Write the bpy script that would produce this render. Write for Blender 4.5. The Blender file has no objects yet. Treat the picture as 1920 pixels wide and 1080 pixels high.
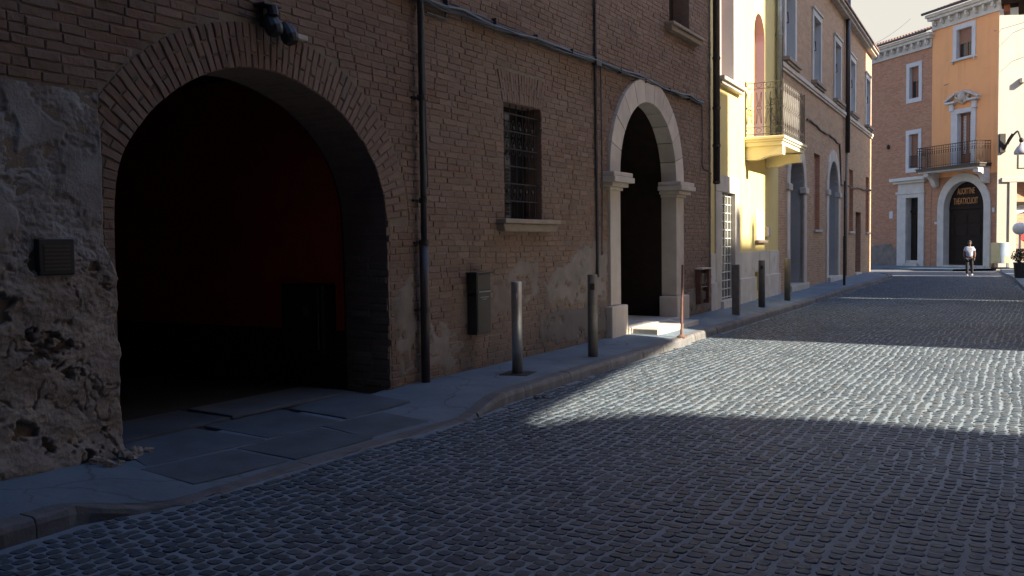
import bpy, bmesh, math, random
import numpy as np
from mathutils import Vector, Matrix, noise
from mathutils.geometry import tessellate_polygon

random.seed(7)
R = math.radians
C = bpy.context.scene.collection
scene = bpy.context.scene

# ------------------------------------------------------------------ camera
CAM_H = 1.68
YAW, PITCH, ROLL = R(30.4645), R(2.7056), R(0.7104)
cam_d = bpy.data.cameras.new('camera')
cam_d.sensor_width = 36.0
cam_d.lens = 36.0 * 1700 / 1920
cam_d.clip_start = 0.05
cam_d.clip_end = 3000
cam = bpy.data.objects.new('camera', cam_d)
C.objects.link(cam)
_fl = Vector((-math.sin(YAW), math.cos(YAW), 0))
_r = Vector((math.cos(YAW), math.sin(YAW), 0))
_u = Vector((0, 0, 1))
_f = _fl * math.cos(PITCH) - _u * math.sin(PITCH)
_up = _u * math.cos(PITCH) + _fl * math.sin(PITCH)
_R = _r * math.cos(ROLL) - _up * math.sin(ROLL)
_U = _r * math.sin(ROLL) + _up * math.cos(ROLL)
cam.matrix_world = Matrix(((_R.x, _U.x, -_f.x, 0), (_R.y, _U.y, -_f.y, 0), (_R.z, _U.z, -_f.z, CAM_H), (0, 0, 0, 1)))
scene.camera = cam

# ------------------------------------------------------------------ light
SUN_EL, SUN_AZ = R(32), R(90)        # the sun stands over the right-hand houses, square to the street
w = bpy.data.worlds.new('World')
scene.world = w
w.use_nodes = True
nt = w.node_tree
nt.nodes.clear()
sky = nt.nodes.new('ShaderNodeTexSky')
sky.sky_type = 'NISHITA'
sky.sun_disc = False
sky.sun_elevation = SUN_EL
sky.sun_rotation = SUN_AZ
sky.air_density = 1.0
sky.dust_density = 1.0
sky.ozone_density = 5.0
bg = nt.nodes.new('ShaderNodeBackground')
bg.inputs['Strength'].default_value = 0.12
wo = nt.nodes.new('ShaderNodeOutputWorld')
# pale haze low over the roofs, clear blue overhead
_tc = nt.nodes.new('ShaderNodeTexCoord')
_sp = nt.nodes.new('ShaderNodeSeparateXYZ')
nt.links.new(_tc.outputs['Generated'], _sp.inputs[0])
_mr = nt.nodes.new('ShaderNodeMapRange')
_mr.interpolation_type = 'SMOOTHSTEP'
_mr.inputs['From Min'].default_value = 0.44
_mr.inputs['From Max'].default_value = 0.26
nt.links.new(_sp.outputs['Z'], _mr.inputs['Value'])
_mx = nt.nodes.new('ShaderNodeMix')
_mx.data_type = 'RGBA'
_mx.inputs[7].default_value = (2.12, 2.02, 1.80, 1)
nt.links.new(_mr.outputs[0], _mx.inputs[0])
nt.links.new(sky.outputs[0], _mx.inputs[6])
nt.links.new(_mx.outputs[2], bg.inputs['Color'])
nt.links.new(bg.outputs[0], wo.inputs['Surface'])
sun_d = bpy.data.lights.new('sun', 'SUN')
sun_d.energy = 5.0
sun_d.angle = R(1.0)
sun_d.color = (1.0, 0.88, 0.70)
sun = bpy.data.objects.new('sun', sun_d)
C.objects.link(sun)
_sd = Vector((math.cos(SUN_EL), 0.0, math.sin(SUN_EL)))
sun.rotation_euler = _sd.to_track_quat('Z', 'Y').to_euler()
sun.location = (30, 10, 30)
vs = scene.view_settings
vs.view_transform = 'Standard'
vs.look = 'None'
vs.gamma = 1.0
vs.use_curve_mapping = False
vs.exposure = 1.75
scene.render.film_transparent = False

# ------------------------------------------------------------------ helpers
class Frame:
    """A vertical plane: s along the wall, z up, d out of the wall."""
    def __init__(self, p0, az, flip=False):
        a = R(az)
        self.p = Vector(p0)
        self.u = Vector((-math.sin(a), math.cos(a), 0))
        self.n = Vector((math.cos(a), math.sin(a), 0)) * (-1 if flip else 1)
        self.ang = a + math.pi / 2
    def __call__(self, s, z, d=0.0):
        return self.p + self.u * s + self.n * d + Vector((0, 0, z))

FW = Frame((-6.2, 0, 0), 0)                 # near brick wall
F2 = Frame((-6.3, 19.6, 0), 2.1)            # yellow house and the long brick house
F3 = Frame((-2.28, 55.8, 0), 47.5, True)    # houses that close the street
F4 = Frame((-2.28, 55.8, 0), -60)           # cream house on the right of them
FX = Frame((0, 0, 0), 0)                    # plain x = d, y = s

class MB:
    def __init__(self):
        self.v = []; self.f = []; self.uv = []
    def add(self, vs, fs, uvs=None):
        b = len(self.v)
        self.v += [tuple(x) for x in vs]
        for i, f in enumerate(fs):
            self.f.append([b + k for k in f])
            self.uv.append(uvs[i] if uvs else None)
        return self
    def box(self, F, s0, s1, z0, z1, d0, d1):
        P = [F(s, z, d) for d in (d0, d1) for z in (z0, z1) for s in (s0, s1)]
        q = [(s, z, d) for d in (d0, d1) for z in (z0, z1) for s in (s0, s1)]
        fs = [(0, 1, 3, 2), (4, 6, 7, 5), (0, 4, 5, 1), (2, 3, 7, 6), (0, 2, 6, 4), (1, 5, 7, 3)]
        uv = []
        for k, f in enumerate(fs):
            if k < 2: uv.append([(q[i][0], q[i][1]) for i in f])
            elif k < 4: uv.append([(q[i][0], q[i][2]) for i in f])
            else: uv.append([(q[i][2], q[i][1]) for i in f])
        return self.add(P, fs, uv)
    def prism(self, F, poly, d0, d1, holes=(), front=True, back=True, side=True, hole_side=True):
        loops = [list(poly)] + [list(h) for h in holes]
        flat = [p for l in loops for p in l]
        tris = tessellate_polygon([[Vector((p[0], p[1], 0)) for p in l] for l in loops])
        for d, on in ((d1, front), (d0, back)):
            if on:
                self.add([F(p[0], p[1], d) for p in flat], [list(t) for t in tris], [[flat[i] for i in t] for t in tris])
        for k, l in enumerate(loops):
            if (k == 0 and not side) or (k > 0 and not hole_side): continue
            n = len(l); acc = 0
            for i in range(n):
                a, b = l[i], l[(i + 1) % n]
                L = math.hypot(b[0] - a[0], b[1] - a[1])
                self.add([F(a[0], a[1], d0), F(b[0], b[1], d0), F(b[0], b[1], d1), F(a[0], a[1], d1)], [(0, 1, 2, 3)],
                         [[(d0, acc), (d0, acc + L), (d1, acc + L), (d1, acc)]])
                acc += L
        return self
    def tube(self, pts, r, n=6, closed=False, caps=True):
        pts = [Vector(p) for p in pts]
        m = len(pts)
        rr = r if isinstance(r, (list, tuple)) else [r] * m
        ref = None; rings = []
        for i, p in enumerate(pts):
            if closed: t = pts[(i + 1) % m] - pts[i - 1]
            else: t = pts[min(i + 1, m - 1)] - pts[max(i - 1, 0)]
            t.normalize()
            if ref is None:
                ref = Vector((0, 0, 1)) if abs(t.z) < .9 else Vector((1, 0, 0))
            a = (ref - t * ref.dot(t)).normalized()
            b = t.cross(a); ref = a
            rings.append([p + (a * math.cos(2 * math.pi * k / n) + b * math.sin(2 * math.pi * k / n)) * rr[i] for k in range(n)])
        vs = [v for rg in rings for v in rg]; fs = []
        for i in range(m if closed else m - 1):
            j = (i + 1) % m
            for k in range(n):
                fs.append((i * n + k, i * n + (k + 1) % n, j * n + (k + 1) % n, j * n + k))
        if caps and not closed:
            fs.append(tuple(range(n))[::-1]); fs.append(tuple((m - 1) * n + k for k in range(n)))
        return self.add(vs, fs)
    def lathe(self, c, prof, n=16):
        c = Vector(c); vs = []; fs = []; m = len(prof)
        for r, z in prof:
            for k in range(n):
                a = 2 * math.pi * k / n
                vs.append(c + Vector((r * math.cos(a), r * math.sin(a), z)))
        for i in range(m - 1):
            for k in range(n):
                fs.append((i * n + k, i * n + (k + 1) % n, (i + 1) * n + (k + 1) % n, (i + 1) * n + k))
        fs.append(tuple(range(n))[::-1]); fs.append(tuple((m - 1) * n + k for k in range(n)))
        return self.add(vs, fs)
    def blob(self, c, rad, n=8, m=6, jit=0.15, seed=0):
        rnd = random.Random(seed); c = Vector(c); vs = []; fs = []
        for i in range(m + 1):
            th = math.pi * i / m
            for k in range(n):
                a = 2 * math.pi * k / n
                q = 1 + rnd.uniform(-jit, jit)
                vs.append(c + Vector((rad[0] * math.sin(th) * math.cos(a) * q, rad[1] * math.sin(th) * math.sin(a) * q, rad[2] * math.cos(th) * q)))
        for i in range(m):
            for k in range(n):
                fs.append((i * n + k, i * n + (k + 1) % n, (i + 1) * n + (k + 1) % n, (i + 1) * n + k))
        return self.add(vs, fs)

WL = {}      # world location of every object made here
def props(o, label=None, cat=None, group=None, kind=None):
    if label: o['label'] = label
    if cat: o['category'] = cat
    if group: o['group'] = group
    if kind: o['kind'] = kind
    return o
def thing(name, loc, label, cat, group=None):
    o = bpy.data.objects.new(name, None)
    o.empty_display_size = .2
    C.objects.link(o)
    o.location = loc
    WL[o.name] = Vector(loc)
    return props(o, label, cat, group)
def mesh_of(name, mb, mat, off, smooth=False):
    me = bpy.data.meshes.new(name)
    me.from_pydata([(v[0] - off[0], v[1] - off[1], v[2] - off[2]) for v in mb.v], [], mb.f)
    if any(u is not None for u in mb.uv):
        ul = me.uv_layers.new(name='UVMap')
        arr = np.zeros(len(me.loops) * 2, dtype=np.float32); k = 0
        for f, u in zip(mb.f, mb.uv):
            for i in range(len(f)):
                if u is not None: arr[2 * k], arr[2 * k + 1] = u[i]
                k += 1
        ul.data.foreach_set('uv', arr)
    if mat: me.materials.append(mat)
    if smooth: me.polygons.foreach_set('use_smooth', [True] * len(me.polygons))
    me.update()
    return me
def obj(name, mb, mat, parent=None, smooth=False, bevel=0, loc=None, label=None, cat=None, group=None, kind=None, fix=True):
    base = WL[parent.name] if parent else Vector((0, 0, 0))
    here = Vector(loc) if loc is not None else base
    me = mesh_of(name, mb, mat, here, smooth)
    if fix:
        bm = bmesh.new(); bm.from_mesh(me)
        bmesh.ops.remove_doubles(bm, verts=bm.verts, dist=1e-5)
        bmesh.ops.recalc_face_normals(bm, faces=bm.faces)
        bm.to_mesh(me); bm.free()
    if smooth == 'auto':
        me.polygons.foreach_set('use_smooth', [True] * len(me.polygons))
    o = bpy.data.objects.new(name, me)
    C.objects.link(o)
    if parent:
        o.parent = parent
        o.location = here - base
    else:
        o.location = here
    WL[o.name] = here
    if bevel:
        b = o.modifiers.new('bevel', 'BEVEL'); b.width = bevel; b.segments = 2; b.limit_method = 'ANGLE'; b.angle_limit = R(40)
    if smooth == 'auto' or bevel:
        pass
    return props(o, label, cat, group, kind)

def arc(cx, cz, r, a0, a1, n, rz=None):
    rz = rz or r
    return [(cx + r * math.cos(R(a0 + (a1 - a0) * i / n)), cz + rz * math.sin(R(a0 + (a1 - a0) * i / n))) for i in range(n + 1)]
def resample(pts, step):
    out = [pts[0]]; acc = 0
    P = [Vector((p[0], p[1], 0)) for p in pts]
    total = sum((P[i + 1] - P[i]).length for i in range(len(P) - 1))
    n = max(2, int(total / step)); tgt = [total * i / n for i in range(n + 1)]
    res = []; i = 0; acc = 0
    for t in tgt:
        while i < len(P) - 2 and acc + (P[i + 1] - P[i]).length < t:
            acc += (P[i + 1] - P[i]).length; i += 1
        L = (P[i + 1] - P[i]).length
        q = P[i].lerp(P[i + 1], min(1, max(0, (t - acc) / L)))
        res.append((q.x, q.y))
    return res
def smooth_poly(pts, it=2):
    for _ in range(it):
        new = [pts[0]]
        for a, b in zip(pts[:-1], pts[1:]):
            new.append((a[0] * .75 + b[0] * .25, a[1] * .75 + b[1] * .25))
            new.append((a[0] * .25 + b[0] * .75, a[1] * .25 + b[1] * .75))
        new.append(pts[-1]); pts = new
    return pts
def in_poly(x, y, poly):
    c = False; n = len(poly); j = n - 1
    for i in range(n):
        xi, yi = poly[i]; xj, yj = poly[j]
        if (yi > y) != (yj > y) and x < (xj - xi) * (y - yi) / (yj - yi) + xi: c = not c
        j = i
    return c
def cuts(poly, z):
    xs = []; n = len(poly)
    for i in range(n):
        a, b = poly[i], poly[(i + 1) % n]
        if (a[1] > z) != (b[1] > z): xs.append(a[0] + (z - a[1]) * (b[0] - a[0]) / (b[1] - a[1]))
    xs.sort()
    return list(zip(xs[0::2], xs[1::2]))
def in_view(p, margin=0.03):
    v = Vector(p) - Vector((0, 0, CAM_H)); zc = v.dot(_f)
    if zc < .3: return None
    x = v.dot(_R) / zc * 1700 / 1920; y = v.dot(_U) / zc * 1700 / 1920
    if abs(x) > .5 + margin or abs(y) > .28125 + margin: return None
    return zc

# ------------------------------------------------------------------ materials
def new_mat(name):
    m = bpy.data.materials.new(name); m.use_nodes = True
    t = m.node_tree
    return m, t, t.nodes['Principled BSDF']
def nd(t, typ, **kw):
    n = t.nodes.new(typ)
    for k, v in kw.items():
        if k in n.inputs: n.inputs[k].default_value = v
        else: setattr(n, k, v)
    return n
def ramp(t, fac, stops):
    r = t.nodes.new('ShaderNodeValToRGB')
    e = r.color_ramp.elements
    while len(e) > 1: e.remove(e[-1])
    e[0].position = stops[0][0]; e[0].color = (*stops[0][1], 1)
    for p, c in stops[1:]:
        q = e.new(p); q.color = (*c, 1)
    t.links.new(fac, r.inputs[0])
    return r.outputs['Color']
def mix(t, fac, a, b, mode='MIX'):
    m = t.nodes.new('ShaderNodeMix'); m.data_type = 'RGBA'; m.blend_type = mode
    for sock, val in ((m.inputs[0], fac), (m.inputs[6], a), (m.inputs[7], b)):
        if hasattr(val, 'links'): t.links.new(val, sock)
        elif isinstance(val, (int, float)): sock.default_value = val
        else: sock.default_value = (*val, 1)
    return m.outputs[2]
def mth(t, op, a, b=0.0, clamp=False):
    m = t.nodes.new('ShaderNodeMath'); m.operation = op; m.use_clamp = clamp
    for i, val in enumerate((a, b)):
        if hasattr(val, 'links'): t.links.new(val, m.inputs[i])
        else: m.inputs[i].default_value = val
    return m.outputs[0]
def pos(t): return t.nodes.new('ShaderNodeNewGeometry').outputs['Position']
def noise_n(t, scale, detail=5, rough=.6, vec=None):
    n = nd(t, 'ShaderNodeTexNoise', Scale=scale, Detail=detail, Roughness=rough)
    t.links.new(vec if vec is not None else pos(t), n.inputs['Vector'])
    return n.outputs['Fac']
def bump(t, b, h, strength, dist=.01, prev=None):
    n = nd(t, 'ShaderNodeBump', Strength=strength, Distance=dist)
    t.links.new(h, n.inputs['Height'])
    if prev is not None: t.links.new(prev, n.inputs['Normal'])
    t.links.new(n.outputs[0], b.inputs['Normal'])
    return n.outputs[0]
def span(t, v, lo, hi):
    n = t.nodes.new('ShaderNodeMapRange'); n.inputs['From Min'].default_value = lo; n.inputs['From Max'].default_value = hi
    t.links.new(v, n.inputs['Value']); return n.outputs[0]

def mat_plain(name, c1, c2=None, rough=.8, scale=3.0, bstr=.3, bscale=40, metallic=0, spots=None, bdist=.006, spec=None, streak=0):
    m, t, b = new_mat(name)
    c2 = c2 or tuple(x * .75 for x in c1)
    f = span(t, noise_n(t, scale), .3, .7)
    col = mix(t, f, c1, c2)
    if spots:
        sc, sco, thr = spots
        f2 = span(t, noise_n(t, sc, 8, .7), thr, thr + .12)
        col = mix(t, f2, col, sco)
    if streak:
        vm = t.nodes.new('ShaderNodeVectorMath'); vm.operation = 'MULTIPLY'; vm.inputs[1].default_value = (2.6, 2.6, .16)
        t.links.new(pos(t), vm.inputs[0])
        f3 = mth(t, 'MULTIPLY', span(t, noise_n(t, 1.0, 6, .65, vm.outputs[0]), .46, .72), span(t, noise_n(t, .5, 4), .35, .6), clamp=True)
        col = mix(t, mth(t, 'MULTIPLY', f3, streak), col, tuple(x * .55 for x in c2))
        f4 = span(t, noise_n(t, 5.5, 8, .75), .55, .75)
        col = mix(t, mth(t, 'MULTIPLY', f4, streak * .4), col, tuple(x * .7 for x in c2))
    oi = t.nodes.new('ShaderNodeObjectInfo'); hs = t.nodes.new('ShaderNodeHueSaturation')
    t.links.new(mth(t, 'ADD', mth(t, 'MULTIPLY', oi.outputs['Random'], .2), .9), hs.inputs['Value']); t.links.new(col, hs.inputs['Color'])
    col = hs.outputs['Color']
    t.links.new(col, b.inputs['Base Color'])
    b.inputs['Roughness'].default_value = rough
    b.inputs['Metallic'].default_value = metallic
    if spec is not None: b.inputs['Specular IOR Level'].default_value = spec
    if bstr: bump(t, b, noise_n(t, bscale, 6, .65), bstr, bdist)
    return m

def mat_brick(name):
    """One colour per brick, weathered."""
    m, t, b = new_mat(name)
    g = t.nodes.new('ShaderNodeNewGeometry'); oi = t.nodes.new('ShaderNodeObjectInfo')
    rnd = mth(t, 'FRACT', mth(t, 'ADD', g.outputs['Random Per Island'], oi.outputs['Random']))
    col = ramp(t, rnd, [(0, (.19, .110, .072)), (.2, (.265, .155, .100)), (.42, (.225, .140, .096)), (.6, (.30, .190, .128)), (.78, (.20, .130, .094)), (.9, (.34, .235, .165)), (1, (.225, .112, .072))])
    big = span(t, noise_n(t, .55, 4), .38, .66)
    col = mix(t, mth(t, 'MULTIPLY', big, .7), col, (.33, .225, .16))
    sp0 = t.nodes.new('ShaderNodeSeparateXYZ'); t.links.new(g.outputs['Position'], sp0.inputs[0])
    band = mth(t, 'MULTIPLY', span(t, sp0.outputs['Z'], 3.75, 4.25), span(t, sp0.outputs['Z'], 4.6, 4.5), clamp=True)
    band = mth(t, 'MULTIPLY', band, span(t, sp0.outputs['Y'], 8.2, 9.0), clamp=True)
    band = mth(t, 'MULTIPLY', band, span(t, noise_n(t, 1.3, 5), .3, .6), clamp=True)
    col = mix(t, mth(t, 'MULTIPLY', band, .65), col, (.20, .105, .05))
    grey = span(t, noise_n(t, 2.1, 7, .7), .55, .72)
    col = mix(t, mth(t, 'MULTIPLY', grey, .5), col, (.235, .20, .17))
    sep = t.nodes.new('ShaderNodeSeparateXYZ'); t.links.new(g.outputs['Position'], sep.inputs[0])
    low = mth(t, 'MULTIPLY', span(t, sep.outputs['Z'], 1.5, .3), span(t, noise_n(t, 1.4, 6), .3, .6), clamp=True)
    col = mix(t, mth(t, 'MULTIPLY', low, .75, clamp=True), col, (.15, .128, .11))
    fine = span(t, noise_n(t, 38, 5, .7), .3, .75)
    col = mix(t, mth(t, 'MULTIPLY', fine, .35), col, (.13, .09, .07))
    hs = t.nodes.new('ShaderNodeHueSaturation'); hs.inputs['Value'].default_value = .88; hs.inputs['Saturation'].default_value = .95; t.links.new(col, hs.inputs['Color']); col = hs.outputs['Color']
    t.links.new(col, b.inputs['Base Color'])
    b.inputs['Roughness'].default_value = .88
    b1 = bump(t, b, noise_n(t, 26, 6, .7), .55, .02)
    bump(t, b, noise_n(t, 140, 4, .7), .35, .004, b1)
    return m

def mat_brick_tex(name, c1, c2, mortar, bw=.27, rh=.078, grey=.3, bstr=.6):
    m, t, b = new_mat(name)
    uv = t.nodes.new('ShaderNodeUVMap')
    wob = t.nodes.new('ShaderNodeVectorMath'); wob.operation = 'MULTIPLY_ADD'
    nz = nd(t, 'ShaderNodeTexNoise', Scale=2.2, Detail=4); t.links.new(uv.outputs[0], nz.inputs['Vector'])
    t.links.new(nz.outputs['Color'], wob.inputs[0]); wob.inputs[1].default_value = (.03, .03, 0); t.links.new(uv.outputs[0], wob.inputs[2])
    br = nd(t, 'ShaderNodeTexBrick', Scale=1.0)
    br.inputs['Brick Width'].default_value = bw; br.inputs['Row Height'].default_value = rh
    br.inputs['Mortar Size'].default_value = .008; br.inputs['Mortar Smooth'].default_value = .4; br.inputs['Bias'].default_value = -.1
    br.inputs['Color1'].default_value = (*c1, 1); br.inputs['Color2'].default_value = (*c2, 1); br.inputs['Mortar'].default_value = (*mortar, 1)
    br.offset = .5
    t.links.new(wob.outputs[0], br.inputs['Vector'])
    g1 = span(t, noise_n(t, 1.1, 8, .7), .45, .7)
    col = mix(t, mth(t, 'MULTIPLY', g1, grey), br.outputs['Color'], tuple(x * .9 + .03 for x in mortar))
    g2 = span(t, noise_n(t, 9, 6, .7), .35, .75)
    col = mix(t, mth(t, 'MULTIPLY', g2, .45), col, tuple(x * .55 for x in c1))
    t.links.new(col, b.inputs['Base Color'])
    b.inputs['Roughness'].default_value = .9
    b1 = bump(t, b, br.outputs['Fac'], -bstr, .012)
    bump(t, b, noise_n(t, 30, 6, .7), .4, .01, b1)
    return m

M = {}
M['brick'] = mat_brick('weathered brick')
M['mortar'] = mat_plain('lime mortar', (.285, .23, .17), (.19, .15, .11), .95, 4, .7, 60, bdist=.01)
M['brick_tex'] = mat_brick_tex('old brickwork', (.27, .16, .115), (.20, .12, .09), (.22, .185, .15))
M['brick_rose'] = mat_brick_tex('pinkish brickwork', (.52, .31, .175), (.34, .19, .11), (.52, .42, .29), grey=.3, bstr=1.0)
M['brick_red'] = mat_brick_tex('red brickwork', (.50, .24, .135), (.33, .145, .083), (.46, .33, .23), grey=.3)
M['plaster'] = mat_plain('grey old plaster', (.30, .285, .26), (.20, .18, .15), .95, 3.5, .6, 22, spots=(3.0, (.14, .11, .085), .60), bdist=.012)
M['rubble'] = mat_plain('eroded rubble stone', (.27, .215, .16), (.17, .13, .10), .95, 4.5, .9, 26, spots=(5.0, (.105, .085, .07), .57), bdist=.02)
M['render'] = mat_plain('grey cement render', (.27, .235, .20), (.17, .145, .12), .95, 2.6, .5, 24, spots=(3.5, (.13, .105, .085), .6), bdist=.01)
M['stone'] = mat_plain('pale limestone', (.64, .565, .475), (.50, .435, .36), .8, 2.5, .35, 45, spots=(2.3, (.38, .325, .27), .62), streak=.4)
M['stone_soffit'] = M['stone']
M['white_stone'] = mat_plain('white stone trim', (.62, .60, .55), (.50, .48, .44), .75, 2, .2, 40)
M['marble'] = mat_plain('stained pale marble', (.62, .58, .52), (.47, .43, .38), .6, 2.6, .15, 40, spots=(1.8, (.33, .28, .23), .58), streak=.5)
M['sill'] = mat_plain('weathered sill stone', (.36, .29, .22), (.25, .20, .155), .85, 6, .5, 40)
M['iron'] = mat_plain('dark iron', (.03, .029, .028), (.05, .04, .034), .6, 8, .2, 60, metallic=.4)
M['grey_iron'] = mat_plain('weathered grey iron', (.12, .115, .108), (.07, .062, .055), .55, 9, .2, 60, metallic=.3)
M['pipe'] = mat_plain('dark brown painted pipe', (.035, .028, .026), (.055, .042, .036), .42, 5, .15, 40)
M['pipe_blue'] = mat_plain('slate grey painted pipe', (.055, .058, .065), (.035, .036, .04), .35, 5, .1, 40)
M['zinc'] = mat_plain('zinc sheet', (.35, .37, .36), (.25, .26, .26), .4, 5, .05, 40, metallic=.6)
M['cable'] = mat_plain('black cable sheath', (.035, .037, .042), (.07, .072, .08), .5, 30, 0)
M['cable_grey'] = mat_plain('grey cable sheath', (.17, .18, .19), (.10, .105, .11), .5, 30, 0)
M['steel'] = mat_plain('brushed steel', (.58, .56, .53), (.44, .42, .40), .38, 12, .06, 90, metallic=.85)
M['corten'] = mat_plain('dull weathered steel', (.29, .265, .235), (.18, .16, .14), .55, 6, .2, 50, metallic=.5)
M['greybrown'] = mat_plain('grey brown painted steel', (.20, .185, .17), (.13, .12, .108), .55, 6, .15, 50, metallic=.3)
M['olive'] = mat_plain('olive grey galvanised steel', (.24, .225, .175), (.17, .155, .12), .5, 6, .1, 50, metallic=.4)
M['rust'] = mat_plain('rusty iron', (.20, .095, .065), (.11, .055, .04), .75, 12, .35, 70)
M['black_box'] = mat_plain('dark painted metal', (.028, .028, .027), (.04, .038, .036), .45, 8, .08, 50)
M['box_front'] = mat_plain('brown painted metal', (.065, .055, .043), (.05, .042, .034), .5, 8, .08, 50)
M['soot_metal'] = mat_plain('blackened metal', (.011, .011, .012), (.016, .016, .016), .6, 8, .08, 50)
M['white_paint'] = mat_plain('white paint', (.70, .70, .68), (.6, .6, .58), .5, 6, 0)
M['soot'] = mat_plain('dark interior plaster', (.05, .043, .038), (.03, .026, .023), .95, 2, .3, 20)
M['red_wall'] = mat_plain('dark red painted wall', (.68, .07, .04), (.54, .055, .032), .85, 2, .2, 20)
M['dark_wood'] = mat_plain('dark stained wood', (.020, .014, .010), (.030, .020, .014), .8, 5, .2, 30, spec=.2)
M['brown_wood'] = mat_plain('brown wood', (.24, .085, .038), (.17, .06, .028), .5, 6, .1, 40)
M['shutter'] = mat_plain('terracotta roller shutter', (.33, .165, .10), (.27, .135, .085), .6, 6, .05, 40)
M['red_paint'] = mat_plain('orange red painted wood', (.36, .085, .045), (.30, .07, .04), .5, 5, .1, 40)
M['yellow'] = mat_plain('yellow stucco', (.76, .62, .265), (.70, .56, .23), .9, 1.3, .12, 60, spots=(2.1, (.56, .46, .27), .66), streak=.35)
M['balcony'] = mat_plain('pale yellow painted stone', (.78, .72, .50), (.72, .66, .46), .85, 2, .12, 50)
M['cream'] = mat_plain('cream stucco', (.46, .43, .36), (.43, .40, .33), .9, 1.2, .1, 60, streak=.3)
M['orange'] = mat_plain('orange stucco', (.85, .41, .175), (.78, .375, .165), .9, .8, .15, 50, spots=(.9, (.55, .28, .14), .62), streak=.45)
M['white_wall'] = mat_plain('white stucco', (.80, .775, .72), (.75, .72, .67), .9, 1, .1, 50)
M['ochre'] = mat_plain('ochre stucco', (.46, .33, .20), (.40, .28, .17), .9, 1, .15, 50)
M['old_grey'] = mat_plain('dark grey render', (.13, .135, .145), (.10, .105, .115), .9, 1, .15, 50)
M['pink'] = mat_plain('faded rose stucco', (.44, .27, .21), (.38, .23, .18), .9, 1, .15, 50)
M['grey_render'] = mat_plain('grey smooth render', (.36, .36, .355), (.30, .30, .30), .9, 1.5, .15, 40)
M['white_render'] = mat_plain('whitewashed reveal', (.62, .62, .61), (.54, .54, .53), .9, 1.5, .1, 40)
M['tile'] = mat_plain('roof tile', (.27, .15, .105), (.15, .10, .085), .9, 3, .4, 30)
def mat_pavement():
    m, t, b = new_mat('worn stained paving')
    col = mix(t, span(t, noise_n(t, 1.3, 7, .65), .32, .68), (.165, .215, .258), (.098, .132, .165))
    col = mix(t, mth(t, 'MULTIPLY', span(t, noise_n(t, 3.4, 8, .7), .56, .72), .75), col, (.085, .09, .10))
    col = mix(t, mth(t, 'MULTIPLY', span(t, noise_n(t, 34, 5, .75), .58, .75), .5), col, (.08, .085, .095))
    vo_ = nd(t, 'ShaderNodeTexVoronoi', Scale=.9); vo_.feature = 'DISTANCE_TO_EDGE'
    wv = t.nodes.new('ShaderNodeVectorMath'); wv.operation = 'MULTIPLY_ADD'
    nz = nd(t, 'ShaderNodeTexNoise', Scale=3.0, Detail=6); t.links.new(pos(t), nz.inputs['Vector'])
    t.links.new(nz.outputs['Color'], wv.inputs[0]); wv.inputs[1].default_value = (.35, .35, .0); t.links.new(pos(t), wv.inputs[2])
    t.links.new(wv.outputs[0], vo_.inputs['Vector'])
    crack = span(t, vo_.outputs['Distance'], .012, .0)
    col = mix(t, mth(t, 'MULTIPLY', crack, .7), col, (.06, .062, .068))
    t.links.new(col, b.inputs['Base Color']); b.inputs['Roughness'].default_value = .72
    b1 = bump(t, b, noise_n(t, 45, 6, .7), .5, .008); b2 = bump(t, b, noise_n(t, 7, 5, .6), .35, .02, b1); bump(t, b, crack, -.5, .008, b2)
    return m
M['asphalt'] = mat_pavement()
M['kerb'] = mat_plain('kerb stone', (.165, .165, .17), (.105, .098, .092), .75, 4, .55, 45, bdist=.012)
M['flag'] = mat_plain('paving slab stone', (.098, .118, .142), (.06, .07, .085), .7, 3, .5, 30, bdist=.01)
M['sand'] = mat_plain('sandy joint mortar', (.235, .288, .335), (.165, .208, .248), .85, 5, .6, 90, bdist=.006)
M['earth'] = mat_plain('ground', (.16, .15, .14), (.12, .11, .10), .95, .3, .2, 5)
M['leaf'] = mat_plain('dark leaf', (.035, .055, .022), (.06, .075, .03), .7, 9, 0)
M['dry_leaf'] = mat_plain('dry leaf', (.10, .055, .03), (.05, .03, .02), .8, 20, 0)
M['skin'] = mat_plain('skin', (.20, .115, .08), (.17, .095, .066), .6, 12, 0)
M['shirt'] = mat_plain('white shirt with pale blue print', (.72, .72, .74), (.30, .36, .52), .85, 7, .1, 30)
M['trousers'] = mat_plain('black trousers', (.018, .018, .022), (.028, .028, .034), .85, 6, .1, 30)
M['hair'] = mat_plain('black hair', (.012, .010, .009), (.02, .017, .015), .7, 30, .2, 80)
M['sign_yellow'] = mat_plain('pale yellow board', (.62, .56, .30), (.54, .48, .26), .6, 2, 0)
M['sign_blue'] = mat_plain('pale blue panel', (.40, .52, .62), (.5, .6, .66), .6, 3, 0)
M['gilt'] = mat_plain('gilded letters', (.55, .27, .10), (.42, .19, .07), .5, 9, 0)
M['red_cloth'] = mat_plain('red display cloth', (.62, .03, .02), (.5, .025, .02), .7, 4, 0)
M['lamp_grey'] = mat_plain('grey enamel', (.36, .34, .36), (.31, .29, .31), .5, 4, 0)
M['grey_blue_trim'] = mat_plain('pale painted stone trim', (.60, .60, .60), (.52, .52, .53), .75, 2, .1, 40)

def mat_glass(name, col, rough=.06):
    m, t, b = new_mat(name)
    b.inputs['Base Color'].default_value = (*col, 1); b.inputs['Roughness'].default_value = rough
    b.inputs['Specular IOR Level'].default_value = .8
    return m
M['glass'] = mat_glass('dark window glass', (.02, .022, .024))
M['glass_grey'] = mat_glass('greenish leaded glass', (.10, .105, .085), .15)

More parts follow.
